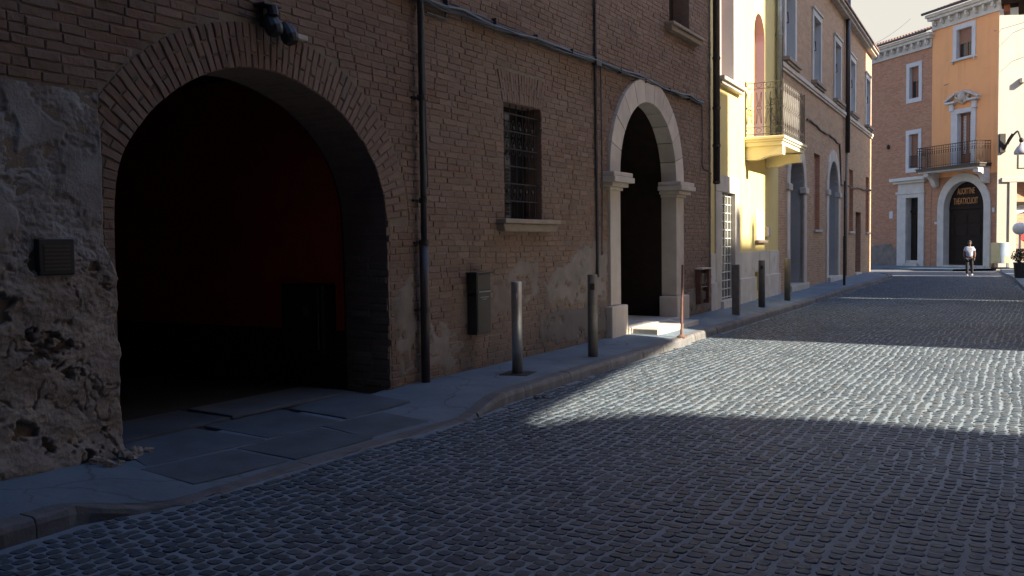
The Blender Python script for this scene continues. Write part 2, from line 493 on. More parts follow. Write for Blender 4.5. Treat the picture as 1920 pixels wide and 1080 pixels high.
def mat_cobble(name):
    m, t, b = new_mat(name)
    g = t.nodes.new('ShaderNodeNewGeometry'); oi = t.nodes.new('ShaderNodeObjectInfo')
    rnd = mth(t, 'FRACT', mth(t, 'ADD', g.outputs['Random Per Island'], oi.outputs['Random']))
    col = ramp(t, rnd, [(0, (.044, .064, .084)), (.25, (.068, .094, .116)), (.5, (.054, .077, .100)), (.72, (.088, .107, .124)), (.9, (.074, .082, .088)), (1, (.108, .130, .146))])
    f = span(t, noise_n(t, 55, 5, .7), .3, .75)
    col = mix(t, mth(t, 'MULTIPLY', f, .5), col, (.058, .064, .075))
    dust = span(t, noise_n(t, 1.2, 6, .65), .45, .7)
    col = mix(t, mth(t, 'MULTIPLY', dust, .22), col, (.15, .155, .16))
    t.links.new(col, b.inputs['Base Color'])
    rr = span(t, noise_n(t, 30, 4), .3, .7)
    ro = t.nodes.new('ShaderNodeMapRange'); ro.inputs['To Min'].default_value = .5; ro.inputs['To Max'].default_value = .75; b.inputs['Specular IOR Level'].default_value = .35
    t.links.new(rr, ro.inputs['Value']); t.links.new(ro.outputs[0], b.inputs['Roughness'])
    bump(t, b, noise_n(t, 60, 5, .7), .35, .005)
    return m
M['cobble'] = mat_cobble('porphyry cobble')

def mat_far_cobble(name):
    m, t, b = new_mat(name)
    p = pos(t)
    br = nd(t, 'ShaderNodeTexBrick', Scale=1.0)
    br.inputs['Brick Width'].default_value = .108; br.inputs['Row Height'].default_value = .108
    br.inputs['Mortar Size'].default_value = .011; br.inputs['Mortar Smooth'].default_value = .6
    br.inputs['Color1'].default_value = (.09, .10, .115, 1); br.inputs['Color2'].default_value = (.15, .15, .155, 1); br.inputs['Mortar'].default_value = (.27, .27, .275, 1)
    wob = t.nodes.new('ShaderNodeVectorMath'); wob.operation = 'MULTIPLY_ADD'
    nz = nd(t, 'ShaderNodeTexNoise', Scale=5.0, Detail=3); t.links.new(p, nz.inputs['Vector'])
    t.links.new(nz.outputs['Color'], wob.inputs[0]); wob.inputs[1].default_value = (.04, .04, 0); t.links.new(p, wob.inputs[2])
    t.links.new(wob.outputs[0], br.inputs['Vector'])
    f = span(t, noise_n(t, 1.5, 6), .35, .7)
    col = mix(t, mth(t, 'MULTIPLY', f, .4), br.outputs['Color'], (.17, .17, .165))
    f3 = span(t, noise_n(t, 7.5, 3, .8), .42, .62)
    col = mix(t, mth(t, 'MULTIPLY', f3, .6), col, (.055, .06, .07))
    t.links.new(col, b.inputs['Base Color'])
    b.inputs['Roughness'].default_value = .6
    bump(t, b, br.outputs['Fac'], -.5, .01)
    return m
M['far_cobble'] = mat_far_cobble('distant cobbles')

# ------------------------------------------------------------------ ground, road, pavement
g = MB().add([(-400, -300, -.05), (400, -300, -.05), (400, 500, -.05), (-400, 500, -.05)], [(0, 1, 2, 3)])
obj('ground', g, M['earth'], kind='structure', label='wide ground under the whole quarter')

KERB = [(-8, -5.15), (2.0, -5.12), (2.9, -5.07), (3.4, -5.08), (3.66, -4.98), (3.97, -4.85), (5.0, -4.86), (6.2, -4.82), (7.28, -4.76), (7.8, -4.83),
        (8.25, -4.90), (10.3, -4.99), (13.6, -5.07), (15.35, -5.17), (17.4, -5.2), (20, -5.26), (23.3, -5.33), (28.2, -5.49), (31.6, -5.6), (37.3, -5.72), (42, -5.86), (44.4, -6.0)]
def kerb_x(y):
    for (a, xa), (b, xb) in zip(KERB[:-1], KERB[1:]):
        if a <= y <= b: return xa + (xb - xa) * (y - a) / (b - a)
    return KERB[-1][1] if y > KERB[-1][0] else KERB[0][1]
def sstep(a, b, x):
    t = min(1, max(0, (x - a) / (b - a))); return t * t * (3 - 2 * t)
def kerb_z(y):       # the kerb drops to the road at the carriage arch
    return .12 - .113 * sstep(3.25, 3.95, y) * (1 - sstep(7.2, 8.1, y)) + .01 * sstep(12, 20, y)
def wall_z(y):
    return .12 - .05 * sstep(3.9, 4.6, y) * (1 - sstep(7.2, 8.4, y)) + .09 * sstep(11, 19, y)
def wall_x(y):
    return -6.2 if y < 19.05 else -6.3 - (y - 19.6) * math.tan(R(2.1))

road = MB()
# the bed of the cobbles: sand joints near, painted pattern far away
ys = [-8, 0, 3, 6, 10, 15, 20, 26.0, 34.0, 40.0, 46.5]
for a, b in zip(ys[:-1], ys[1:]):
    road.add([(kerb_x(a) - .3, a, -.0045), (4, a, -.0045), (4, b, -.0045), (kerb_x(b) - .3, b, -.0045)], [(0, 1, 2, 3)])
road_o = obj('road', road, M['sand'], kind='structure', label='cobbled street bed with sandy joints')
far = MB().add([(-7.5, 46.5, -.004), (6, 46.5, -.004), (6, 62, -.004), (-30, 78, -.004), (-30, 47, -.004), (-7.5, 47, -.004)], [(0, 1, 2, 3, 4, 5)])
obj('road_surface', far, M['far_cobble'], road_o, kind='structure')

def cobble_mesh(k):
    rnd = random.Random(100 + k); bm = bmesh.new()
    hx, hy = .0415 + rnd.uniform(-.006, .004), .0410 + rnd.uniform(-.006, .004)
    rings = []
    for lev, (sc, z) in enumerate(((1.0, -.03), (.985, -.0045), (.92, .000), (.5, .0008))):
        ring = []
        for i in range(8):
            a = math.pi / 4 * i
            cx, cy = math.cos(a), math.sin(a)
            q = 1 / (abs(cx) ** 5 + abs(cy) ** 5) ** .2
            if i % 2: q *= .95 + rnd.uniform(-.06, .04)
            j = .003 if lev < 3 else .004
            ring.append(bm.verts.new((cx * q * hx * sc + rnd.uniform(-j, j), cy * q * hy * sc + rnd.uniform(-j, j), z + (rnd.uniform(-.0012, .0012) if lev > 1 else 0))))
        rings.append(ring)
    for a, b in zip(rings[:-1], rings[1:]):
        for i in range(8):
            bm.faces.new((a[i], a[(i + 1) % 8], b[(i + 1) % 8], b[i]))
    bm.faces.new(rings[-1])
    me = bpy.data.meshes.new('cobblestone'); bm.to_mesh(me); bm.free()
    me.materials.append(M['cobble'])
    return me
CM = [cobble_mesh(k) for k in range(12)]
P = .096
stones = []
col_ = 0; x = -6.2
while x < 1.2:                      # columns run along the street, every other one shifted by half a sett
    y = 2.2 + (col_ % 2) * P * .5 + random.uniform(-.01, .01)
    while y < 46.3:
        sx = x + random.uniform(-.011, .011) + .05 * math.sin(y * .33 + .9 * math.sin(x * .9)) + .05 * noise.noise((x * .9, y * .9, 4)) + .02 * noise.noise((x * 3, y * 3, 6)); sy = y + random.uniform(-.012, .012) + .05 * noise.noise((x * 1.1, y * .9, 9))
        if sx > (kerb_x(sy) if sy < 44.4 else -6.0 - (sy - 44.4) * .45) + .04 and sx < min(1.15, max(-.9, 2.2 - sy * .085)):
            zc = in_view((sx, sy, 0), .06 if sy < 8 else .04)
            if zc or sx > -.6:
                stones.append((zc if zc else 99, sx, sy, random.uniform(-.0015, .0030) + .0015 * (noise.noise((sx * .9, sy * .9, 0))), random.uniform(-.15, .15), random.uniform(.86, 1.1), random.uniform(.84, 1.12), random.randrange(12), random.uniform(-.035, .035), random.uniform(-.035, .035)))
        y += P * random.uniform(.95, 1.06)
    x += P * .97; col_ += 1
order = sorted(stones, key=lambda q: q[0] if in_view((q[1], q[2], 0), 0) else 100)
for q in order[:300]:
    o = bpy.data.objects.new('cobblestone', CM[q[7]])
    C.objects.link(o); o.parent = road_o
    o.location = (q[1], q[2], q[3]); o.rotation_euler = (q[8], q[9], q[4]); o.scale = (q[5], q[6], 1)
tv = []; tf = []
tmpl = []
for me in CM:
    V = np.array([v.co[:] for v in me.vertices]); Fq = [tuple(p.vertices) for p in me.polygons]
    tmpl.append((V, Fq))
allv = []; allf = []; base = 0
for q in order[300:]:
    V, Fq = tmpl[q[7]]
    c, s = math.cos(q[4]), math.sin(q[4])
    X = V[:, 0] * q[5]; Y = V[:, 1] * q[6]
    Z = V[:, 2] + X * -q[9] + Y * q[8]
    allv.append(np.stack([X * c - Y * s + q[1], X * s + Y * c + q[2], Z + q[3]], 1))
    allf += [tuple(i + base for i in f) for f in Fq]
    base += len(V)
me = bpy.data.meshes.new('cobblestones')
me.from_pydata(np.concatenate(allv).tolist(), [], allf)
me.materials.append(M['cobble'])
o = bpy.data.objects.new('cobblestones', me); C.objects.link(o); o.parent = road_o; o['kind'] = 'stuff'

# pavement along the left-hand houses
KW = .17
pv = MB(); st = []
y = -8.0
while y < 46.6:
    st.append(y); y += .16 if y < 20 else .5
st.append(46.7)
NX = 8
def pav_end(y): return 1 - sstep(44.2, 46.8, y)
rows_ = []
for y in st:
    xk = kerb_x(y) - KW
    if y > 44.4: xk = -6.17 - (y - 44.4) * .42
    xw = wall_x(y) - .08
    r_ = []
    for i in range(NX + 1):
        f = i / NX
        x = xk + (xw - xk) * f
        z = kerb_z(y) + (wall_z(y) - kerb_z(y)) * f ** .8
        z += .008 * noise.noise((x * 1.5, y * 1.5, 3)) + .012 * noise.noise((x * .5, y * .5, 8)) * sstep(3, 4, y) * (1 - sstep(8, 9, y))
        r_.append((x, y, z))
    rows_.append(r_)
vv = [p for r_ in rows_ for p in r_]; ff = []
for i in range(len(st) - 1):
    for k in range(NX):
        a = i * (NX + 1) + k
        ff.append((a, a + 1, a + NX + 2, a + NX + 1))
pv.add(vv, ff)
pav = obj('pavement', pv, M['asphalt'], kind='structure', smooth=True, label='worn grey pavement along the left-hand houses')

def kerb_stone(y0, y1, parent, mat, xs=None, zf=None, hgt=None):
    mb = MB(); n = 14; rings = []
    xf = xs or kerb_x; zf = zf or kerb_z
    for i in range(n + 1):
        y = y0 + (y1 - y0) * i / n
        x = xf(y); z = zf(y) + .003
        jx = random.uniform(-.010, .006); jz = random.uniform(-.006, .003); jx -= .02 if random.random() < .07 else 0
        rings.append([(x + .008, y, -.06), (x + .004 + jx, y, max(-.03, z - .045)), (x - .010 + jx, y, z - .012 + jz), (x - .035, y, z + jz), (x - KW + .004, y, z + jz * .4), (x - KW + .004, y, -.06)])
    vs = [p for r_ in rings for p in r_]; fs = []
    for i in range(n):
        for k in range(5):
            fs.append((i * 6 + k, i * 6 + k + 1, (i + 1) * 6 + k + 1, (i + 1) * 6 + k))
    fs.append(tuple(range(6))); fs.append(tuple(n * 6 + k for k in range(6)))
    mb.add(vs, fs)
    return obj('kerb_stone', mb, mat, parent, bevel=.004)
y = 1.2
while y < 44.2:
    L = random.uniform(.85, 1.3)
    y1 = min(y + L, 44.4)
    kerb_stone(y + .004, y1 - .004, pav, M['kerb'])
    y = y1
# rounded kerb end that turns into the side street
mb = MB(); pts = [(-6.0, 44.4), (-6.12, 45.2), (-6.4, 45.9), (-6.8, 46.4), (-7.3, 46.75)]
for a, b in zip(pts[:-1], pts[1:]):
    d = (Vector(b) - Vector(a)).normalized(); nn = Vector((-d.y, d.x)) * KW
    mb.add([(a[0], a[1], -.05), (b[0], b[1], -.05), (b[0], b[1], .128), (a[0], a[1], .128), (a[0] + nn.x, a[1] + nn.y, .128), (b[0] + nn.x, b[1] + nn.y, .128)], [(0, 1, 2, 3), (3, 2, 5, 4)])
obj('kerb_stone', mb, M['kerb'], pav)
# uneven slabs across the carriage entry
def slab(pts, z0, parent, mat, th=.03):
    mb = MB()
    c = Vector((sum(p[0] for p in pts) / len(pts), sum(p[1] for p in pts) / len(pts)))
    top = []; bot = []
    for x, y in pts:
        f = (x - (kerb_x(y) - KW)) / ((-6.28) - (kerb_x(y) - KW)); f = max(0, min(1.3, f))
        z = kerb_z(y) + (wall_z(y) - kerb_z(y)) * f + z0 + random.uniform(-.003, .003)
        top.append((x, y, z)); bot.append((x, y, z - th))
    n = len(pts)
    mb.add(top + bot, [tuple(range(n))] + [(i, (i + 1) % n, n + (i + 1) % n, n + i) for i in range(n)])
    return obj('paving_slab', mb, mat, parent, bevel=.006)
for pts in ([(-5.12, 4.25), (-5.75, 4.35), (-5.72, 5.15), (-5.08, 5.2)], [(-5.08, 5.23), (-5.7, 5.18), (-5.68, 6.15), (-5.06, 6.1)], [(-5.05, 6.14), (-5.66, 6.2), (-5.62, 7.05), (-5.04, 7.0)],
            [(-5.8, 4.4), (-6.5, 4.6), (-6.5, 5.5), (-5.76, 5.5)], [(-5.75, 5.54), (-6.5, 5.55), (-6.52, 6.55), (-5.7, 6.5)], [(-5.7, 6.56), (-6.5, 6.6), (-6.5, 7.6), (-5.66, 7.5)],
            [(-6.56, 4.6), (-7.3, 4.6), (-7.3, 6.0), (-6.58, 6.0)], [(-6.58, 6.05), (-7.3, 6.05), (-7.3, 7.6), (-6.58, 7.6)]):
    slab([(x_ + random.uniform(-.05, .05), y_ + random.uniform(-.06, .06)) for x_, y_ in pts], .009 + random.uniform(0, .002), pav, M['flag'])

# pavement in front of the far houses
mb = MB()
A = F3(-.3, 0, 0); B_ = F3(16, 0, 0)
a2 = F3(-.3, 0, 3.2); b2 = F3(16, 0, 3.2)
mb.add([(A.x, A.y, .11), (B_.x, B_.y, .11), (b2.x, b2.y, .10), (a2.x, a2.y, .10)], [(0, 1, 2, 3)])
mb.add([(a2.x, a2.y, .10), (b2.x, b2.y, .10), (b2.x, b2.y, -.05), (a2.x, a2.y, -.05)], [(0, 1, 2, 3)])
# right-hand pavement with its kerb
RK = [(56.6, -.2), (53.0, -2.0), (49.0, -1.75), (46, -1.45), (43, -1.15), (40, -.95), (36, -.72), (33, -.55), (28, -.2), (22, .3), (14, .9), (-8, 1.0)]
pvr = MB()
for (ya, xa), (yb, xb) in zip(RK[:-1], RK[1:]):
    pvr.add([(xa, ya, .12), (xb, yb, .12), (xb + 4, yb, .12), (xa + 4, ya, .12)], [(0, 1, 2, 3)])
    pvr.add([(xa, ya, .12), (xb, yb, .12), (xb, yb, -.05), (xa, ya, -.05)], [(0, 1, 2, 3)])
obj('pavement', mb, M['asphalt'], kind='structure', label='narrow pavement in front of the far houses')
obj('pavement', pvr, M['asphalt'], kind='structure', label='right-hand pavement curving towards the cream house')

# ------------------------------------------------------------------ near brick house
NB = thing('brick_house', (-6.2, 12, 0), 'old brown brick house with wide carriage arch and stone portal, nearest on the street', 'house')
intr = [(4.50, .0), (4.50, 1.0), (4.50, 1.9), (4.53, 2.25), (4.62, 2.50), (4.85, 2.78), (5.01, 2.92), (5.22, 3.07), (5.51, 3.21), (5.75, 3.28), (6.0, 3.315), (6.26, 3.315), (6.56, 3.265), (6.91, 3.165), (7.17, 3.03), (7.37, 2.89), (7.55, 2.72), (7.72, 2.48), (7.83, 2.2), (7.86, 1.9), (7.88, 1.0), (7.88, .0)]
intr_s = smooth_poly(intr, 2)
arch_curve = resample([p for p in intr_s if p[1] > 1.95], .02)
def offset_curve(c, d):
    out = []
    for i, p in enumerate(c):
        a = c[max(0, i - 3)]; b = c[min(len(c) - 1, i + 3)]
        t = Vector((b[0] - a[0], b[1] - a[1])).normalized()
        out.append((p[0] - t.y * d, p[1] + t.x * d))
    return out
TH = .40
ext_curve = offset_curve(arch_curve, TH)
ring_poly = [(4.5, 1.9)] + [(max(4.40, p[0]), p[1]) for p in ext_curve] + [(8.26, 1.9)] + [(7.87, 1.9)]
ring_excl = [(4.40, -.2), (4.40, 2.9)] + [(p[0] - .0, p[1] + .012) for p in ext_curve if p[0] > 4.43] + [(8.26, 1.95), (7.90, 1.95), (7.90, -.2)]
win = [(10.38, 2.03), (11.41, 2.03), (11.41, 3.60), (10.38, 3.58)]
flat_arch = [(10.36, 3.58), (11.43, 3.60), (11.56, 4.02), (10.22, 4.0)]
PC = (15.42, 2.86)                                   # centre of the portal arch
p_in = [(14.08, .15), (14.08, 2.86)] + arc(PC[0], 2.86, 1.34, 180, 0, 24)[1:-1] + [(16.76, 2.86), (16.76, .15)]
p_out = [(13.66, -.1), (13.66, 2.86)] + arc(PC[0], 2.86, 1.76, 180, 0, 24)[1:-1] + [(17.18, 2.86), (17.18, -.1)]
upw = [(16.55, 5.82), (17.66, 5.82), (17.66, 8.0), (16.55, 8.0)]
pier = [(2.0, -.2), (4.40, -.2), (4.40, 2.885), (3.64, 2.82), (2.0, 2.72)]
ZTOP = 20.0  # unseen upper height raised to narrow the sky over the street
def ztop(s):      # bricks are laid one by one up to here; above, the brickwork is a textured wall
    pts = [(2.9, 3.75), (5, 4.1), (7, 4.5), (10, 5.2), (15.1, 6.4), (19.1, 7.3)]
    for (a, za), (b, zb) in zip(pts[:-1], pts[1:]):
        if a <= s <= b: return za + (zb - za) * (s - a) / (b - a)
    return 3.75 if s < 2.9 else 7.3
SEND = 19.03
wall = MB()
open_arch = intr_s
holes = [open_arch, win, p_in, upw]
low_poly = [(2.9, -.15)] + [(4.5, -.15)]
# lower (brick by brick) field and upper textured field
tops = [(s, ztop(s)) for s in (SEND, 17, 15.1, 12.5, 10, 8.5, 7, 6, 5, 4, 2.9)]
outer = [(2.6, -.15), (SEND, -.15)] + [(SEND, tops[0][1])] + tops[1:-1] + [(2.6, 3.75)]
hh = [[(p[0], max(-.1, p[1])) for p in open_arch], win, [(p[0], max(-.1, p[1])) for p in p_in]]
uh = [p for p in upw]
wall.prism(FW, outer, -.30, -.0085, holes=hh + [[(16.55, 5.82), (17.66, 5.82), (17.66, ztop(17.66) - .02), (16.55, ztop(16.55) - .02)]], back=False, side=False, hole_side=False)
near_wall = obj('wall', wall, M['mortar'], NB)
up = MB()
upo = [(SEND, ZTOP)] + [(2.6, ZTOP)] + [(2.6, 3.75)] + tops[::-1][1:-1] + [tops[0]]
up.prism(FW, upo, -.3, 0.0, holes=[[(16.55, ztop(16.55) + .02), (17.66, ztop(17.66) + .02), (17.66, 8.0), (16.55, 8.0)]], back=False, side=False, hole_side=False)
up.box(FW, -8, 2.6, -.15, ZTOP, -.4, -.012)
obj('upper_wall', up, M['brick_tex'], NB)
# reveals, soffit and the dark room behind them
for h_, dep_ in ((open_arch, -.62), (upw, -.34), (win, -.26)):
    obj('reveal', MB().prism(FW, h_, dep_, -.005, front=False, back=False), M['brick_tex'], NB)
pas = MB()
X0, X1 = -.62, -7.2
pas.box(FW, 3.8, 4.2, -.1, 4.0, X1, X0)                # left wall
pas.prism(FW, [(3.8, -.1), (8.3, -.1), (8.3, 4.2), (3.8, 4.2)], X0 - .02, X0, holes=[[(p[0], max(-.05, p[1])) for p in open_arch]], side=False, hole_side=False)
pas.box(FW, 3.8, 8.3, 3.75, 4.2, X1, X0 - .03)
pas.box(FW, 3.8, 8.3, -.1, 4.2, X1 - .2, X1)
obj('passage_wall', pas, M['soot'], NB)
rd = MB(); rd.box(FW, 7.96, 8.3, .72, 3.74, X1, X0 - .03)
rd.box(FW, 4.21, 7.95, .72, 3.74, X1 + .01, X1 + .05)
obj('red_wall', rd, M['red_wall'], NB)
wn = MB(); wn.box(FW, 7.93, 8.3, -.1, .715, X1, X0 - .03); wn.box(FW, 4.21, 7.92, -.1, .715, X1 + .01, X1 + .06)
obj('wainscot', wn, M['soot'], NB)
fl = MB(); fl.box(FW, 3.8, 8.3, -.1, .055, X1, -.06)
obj('passage_floor', fl, M['soot'], NB)  # floor darkened in colour to carry the fading light of the passage
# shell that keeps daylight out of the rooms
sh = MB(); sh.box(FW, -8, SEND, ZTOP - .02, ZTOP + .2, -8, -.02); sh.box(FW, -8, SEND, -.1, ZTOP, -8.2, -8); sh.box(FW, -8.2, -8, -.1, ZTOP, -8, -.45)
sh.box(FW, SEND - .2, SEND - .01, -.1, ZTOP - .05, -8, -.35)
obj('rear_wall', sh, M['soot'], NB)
rf = MB(); rf.prism(FX, [(-8.3, ZTOP + .2), (SEND, ZTOP + .2), (SEND, ZTOP + .32), (-8.3, ZTOP + .32)], -14.6, -5.75)
obj('roof', rf, M['tile'], NB)

cb_ = thing('wall_cupboard', (-7.35, 7.94, .48), 'dark cupboard with a small white label on the red wall inside the carriage arch', 'cupboard')
obj('case', MB().box(FX, 7.72, 7.955, 0.48, 1.27, -7.66, -7.03), M['soot_metal'], cb_, bevel=.01)
obj('door', MB().box(FX, 7.70, 7.718, 0.48 + .04, 1.27 - .04, -7.66 + .05, -7.03 - .05), M['black_box'], cb_, bevel=.006)
obj('label', MB().box(FX, 7.694, 7.699, 1.27 - .36, 1.27 - .26, -7.03 - .27, -7.03 - .2), M['greybrown'], cb_)

# brick templates (s = along x, out = y, z up), laid by copying
def brick_mesh(L, k, hgt=.0675, dep=.03):
    rnd = random.Random(500 + k + int(L * 1000)); bm = bmesh.new()
    hx = L / 2; hz = hgt / 2; j = .0035
    n = max(2, int(round(L / .075)))
    def loop(inset, d, jj):
        pts = []
        for i in range(n + 1): pts.append((-hx + inset + (2 * hx - 2 * inset) * i / n, -hz + inset))
        for i in range(n + 1): pts.append((hx - inset - (2 * hx - 2 * inset) * i / n, hz - inset))
        return [bm.verts.new((x + rnd.uniform(-jj, jj), d + rnd.uniform(-jj, jj) * .6, z + rnd.uniform(-jj, jj))) for x, z in pts]
    a = loop(-.001, -dep, .001); b = loop(.001, -.005, .0045); c = loop(.0085, .0015, .005)
    m = len(a)
    for p, q in ((a, b), (b, c)):
        for i in range(m): bm.faces.new((p[i], p[(i + 1) % m], q[(i + 1) % m], q[i]))
    h = len(c) // 2
    for i in range(h - 1): bm.faces.new((c[i], c[i + 1], c[m - 2 - i], c[m - 1 - i]))
    me = bpy.data.meshes.new('brick'); bm.to_mesh(me); bm.free()
    me.materials.append(M['brick'])
    return me
BL = {}
def bm_get(L, k):
    key = (round(L / .03), k % 4)
    if key not in BL: BL[key] = (brick_mesh(key[0] * .03, key[1]), key[0] * .03)
    return BL[key]
bricks = []     # (depth, s, z, d, L, rot, k)
def put_brick(s, z, L, rot=0, d=0.0, k=None):
    p = FW(s, z, d); zc = in_view(p, .04)
    bricks.append((zc if zc else 90 + abs(s), s, z, d + random.uniform(-.005, .005), L, rot + random.uniform(-.012, .012), random.randrange(4) if k is None else k))
RHT = .0765
excl = [ring_excl, [(p[0] + .0, p[1]) for p in win], flat_arch, p_out, upw, pier,
        [(13.45, 2.56), (14.5, 2.56), (14.5, 2.80), (13.45, 2.80)], [(16.6, 2.56), (17.62, 2.56), (17.62, 2.80), (16.6, 2.80)], [(13.55, -.1), (14.3, -.1), (14.3, .72), (13.55, .72)], [(16.6, -.1), (17.32, -.1), (17.32, .68), (16.6, .68)]]
k = 0; z = .02
while z < 7.4:
    iv = []
    for p in excl:
        for zz in (z - .03, z, z + .03): iv += cuts(p, zz)
    iv.sort(); free = []; cur = 2.7
    for a, b in iv:
        if a > cur: free.append((cur, a))
        cur = max(cur, b)
    if cur < SEND: free.append((cur, SEND - .01))
    for a, b in free:
        s = a + .005
        ph = (k * .37) % 1 * .26
        first = True
        while s < b - .03:
            L = random.choice((.255, .265, .25, .275, .13)) if random.random() < .9 else .2
            if first: L = max(.07, .26 - ph * .8); first = False
            if s + L > b - .04: L = b - s
            if L < .05: break
            if z < ztop(s + L / 2) + .02:
                put_brick(s + L / 2, z + .008 * math.sin(s * .9 + k * .3) + .004 * math.sin(s * 2.7 + k) + random.uniform(-.003, .003), L - .007)
            s += L
    z += RHT; k += 1
# voussoirs of the carriage arch: bricks on edge, two in the depth of the ring
acc = 0; step = .071; i = 0
L_tot = len(arch_curve)
vo = resample(arch_curve, step)
for i, p in enumerate(vo):
    a = vo[max(0, i - 1)]; b = vo[min(len(vo) - 1, i + 1)]
    t = Vector((b[0] - a[0], b[1] - a[1])).normalized(); nn = Vector((-t.y, t.x)); rot = math.atan2(nn.y, nn.x)
    parts = ((.0, .26), (.265, .135)) if i % 2 else ((.0, .13), (.135, .265))
    for r0, L in parts:
        c = (p[0] + nn.x * (r0 + L / 2), p[1] + nn.y * (r0 + L / 2))
        e = (p[0] + nn.x * (r0 + L), p[1] + nn.y * (r0 + L))
        if e[0] < 4.38:
            # cut short at the plaster edge
            if p[0] + nn.x * r0 < 4.44: continue
            L2 = (p[0] + nn.x * r0 - 4.40) / max(.2, -nn.x)
            if L2 < .06: continue
            L = min(L, L2); c = (p[0] + nn.x * (r0 + L / 2), p[1] + nn.y * (r0 + L / 2))
        put_brick(c[0], c[1], L - .006, rot, .004)
# jamb bricks under the left springing, and the right jamb edge
zz = 1.72
while zz < 1.95:
    put_brick(4.45, zz, .1); zz += RHT
JB = []
zz = .09
while zz < 2.0:
    x_ = random.uniform(-.03, .03); kk = int(zz / RHT)
    while x_ < .60:
        L = random.choice((.25, .26, .13)); L = min(L, .62 - x_)
        if L > .05: JB.append((x_ + L / 2, zz + random.uniform(-.004, .004), L - .008, random.uniform(-.006, .014) - (.02 if random.random() < .12 else 0)))
        x_ += L
    zz += RHT
# flat soldier arch above the barred window
n = 17
for i in range(n):
    f = (i + .5) / n
    x0 = 10.36 + (11.43 - 10.36) * f; x1 = 10.22 + (11.56 - 10.22) * f
    rot = math.atan2(.42, x1 - x0)
    for r0, L in (((0, .27), (.275, .145)) if i % 2 else ((0, .14), (.145, .27))):
        q = (r0 + L / 2) / .42
        put_brick(x0 + (x1 - x0) * q, 3.59 + .42 * q, L - .008, rot, .003)
bricks.sort(key=lambda q: q[0])
for q in bricks[:300]:
    me, LL = bm_get(q[4], q[6])
    o = bpy.data.objects.new('brick', me); C.objects.link(o); o.parent = near_wall
    o.location = FW(q[1], q[2], q[3]) - WL[near_wall.name]
    # local axes: x along the wall (world +y), y out (world +x)
    m3 = Matrix(((0, 1, 0), (1, 0, 0), (0, 0, 1))) @ Matrix(((math.cos(q[5]), 0, -math.sin(q[5])), (0, 1, 0), (math.sin(q[5]), 0, math.cos(q[5]))))
    sc = q[4] / LL
    m3 = m3 @ Matrix(((sc, 0, 0), (0, 1, 0), (0, 0, 1)))
    # a mirrored frame would flip the faces, so turn the brick round instead
    m3 = m3 @ Matrix(((-1, 0, 0), (0, 1, 0), (0, 0, 1)))
    o.matrix_local = Matrix.Translation(o.location) @ m3.to_4x4()
allv = []; allf = []; base = 0; cache = {}
for q in bricks[300:]:
    me, LL = bm_get(q[4], q[6])
    if me.name not in cache: cache[me.name] = (np.array([v.co[:] for v in me.vertices]), [tuple(p.vertices) for p in me.polygons])
    V, Fq = cache[me.name]
    X = V[:, 0] * (q[4] / LL); c, s = math.cos(q[5]), math.sin(q[5])
    S = X * c - V[:, 2] * s + q[1]; Z = X * s + V[:, 2] * c + q[2]; D = V[:, 1] + q[3]
    allv.append(np.stack([-6.2 + D, S, Z], 1) - np.array(WL[NB.name]))
    allf += [tuple(i + base for i in f)[::-1] for f in Fq]; base += len(V)
for x_, z_, L, d_ in JB:
    me, LL = bm_get(L, random.randrange(4))
    V = np.array([v.co[:] for v in me.vertices]); Fq = [tuple(p.vertices) for p in me.polygons]
    allv.append(np.stack([-6.2 - (V[:, 0] * (L / LL) + x_), 7.872 - (V[:, 1] + d_), V[:, 2] + z_], 1) - np.array(WL[NB.name]))
    allf += [tuple(i + base for i in f)[::-1] for f in Fq]; base += len(V)
me = bpy.data.meshes.new('bricks'); me.from_pydata(np.concatenate(allv).tolist(), [], allf); me.materials.append(M['brick'])
o = bpy.data.objects.new('bricks', me); C.objects.link(o); o.parent = NB; o['kind'] = 'stuff'

# plastered and eroded pier left of the arch
def pier_surface():
    mb = MB(); ns, nz = 200, 290
    s0, s1, z0, z1 = 2.6, 4.52, -.1, 2.87
    vs = []
    for i in range(nz + 1):
        z = z0 + (z1 - z0) * i / nz
        for k in range(ns + 1):
            s = s0 + (s1 - s0) * k / ns
            p = Vector((s, z, 0))
            edge = 4.40 if z > 1.72 else 4.50 + .035 * noise.noise((3, z * 5, 1)) - .02
            if z > 1.45 and z <= 1.72: edge = 4.50 - .1 * (z - 1.45) / .27
            ss = s0 + (edge - s0) * k / ns
            p = Vector((ss, z, 0))
            lo = 1 - sstep(1.35, 1.95, z + .3 * noise.noise(p * 1.7))
            f1 = noise.fractal(p * 1.9, .9, 2.1, 4)
            an = Vector((ss * 5.5, z * 8.5, 2))
            f2 = noise.fractal(an, .7, 2.2, 5)
            f3 = noise.fractal(an * 4.1, .6, 2.1, 4)
            cav = sstep(.36, .45, noise.fractal(Vector((ss * 2.3, z * 2.7, 9)), .7, 2.2, 5))
            crk = 1 - sstep(.0, .022, abs(noise.fractal(Vector((ss * 1.7 + 5, z * 1.5, 4)), .8, 2.1, 4)))
            dlo = .04 + .030 * f1 + .011 * f2 + .006 * f3 - .065 * cav - .022 * crk
            patch = sstep(-.05, .12, noise.fractal(p * 1.6 + Vector((0, 0, 5)), .9, 2, 5) + .16 * (z - 2.2))
            dhi = .014 + .008 * f1 + (1 - patch) * (.014 * f2 + .006 * f3 - .016) + .0015 * f3
            d = dlo * lo + dhi * (1 - lo)
            d += .05 * (1 - sstep(.05, .35, z)) * lo
            if k == ns: d = -.06
            vs.append(FW(ss, z, d))
    fs = []
    for i in range(nz):
        for k in range(ns):
            a = i * (ns + 1) + k
            fs.append((a, a + 1, a + ns + 2, a + ns + 1))
    mb.add(vs, fs)
    return mb
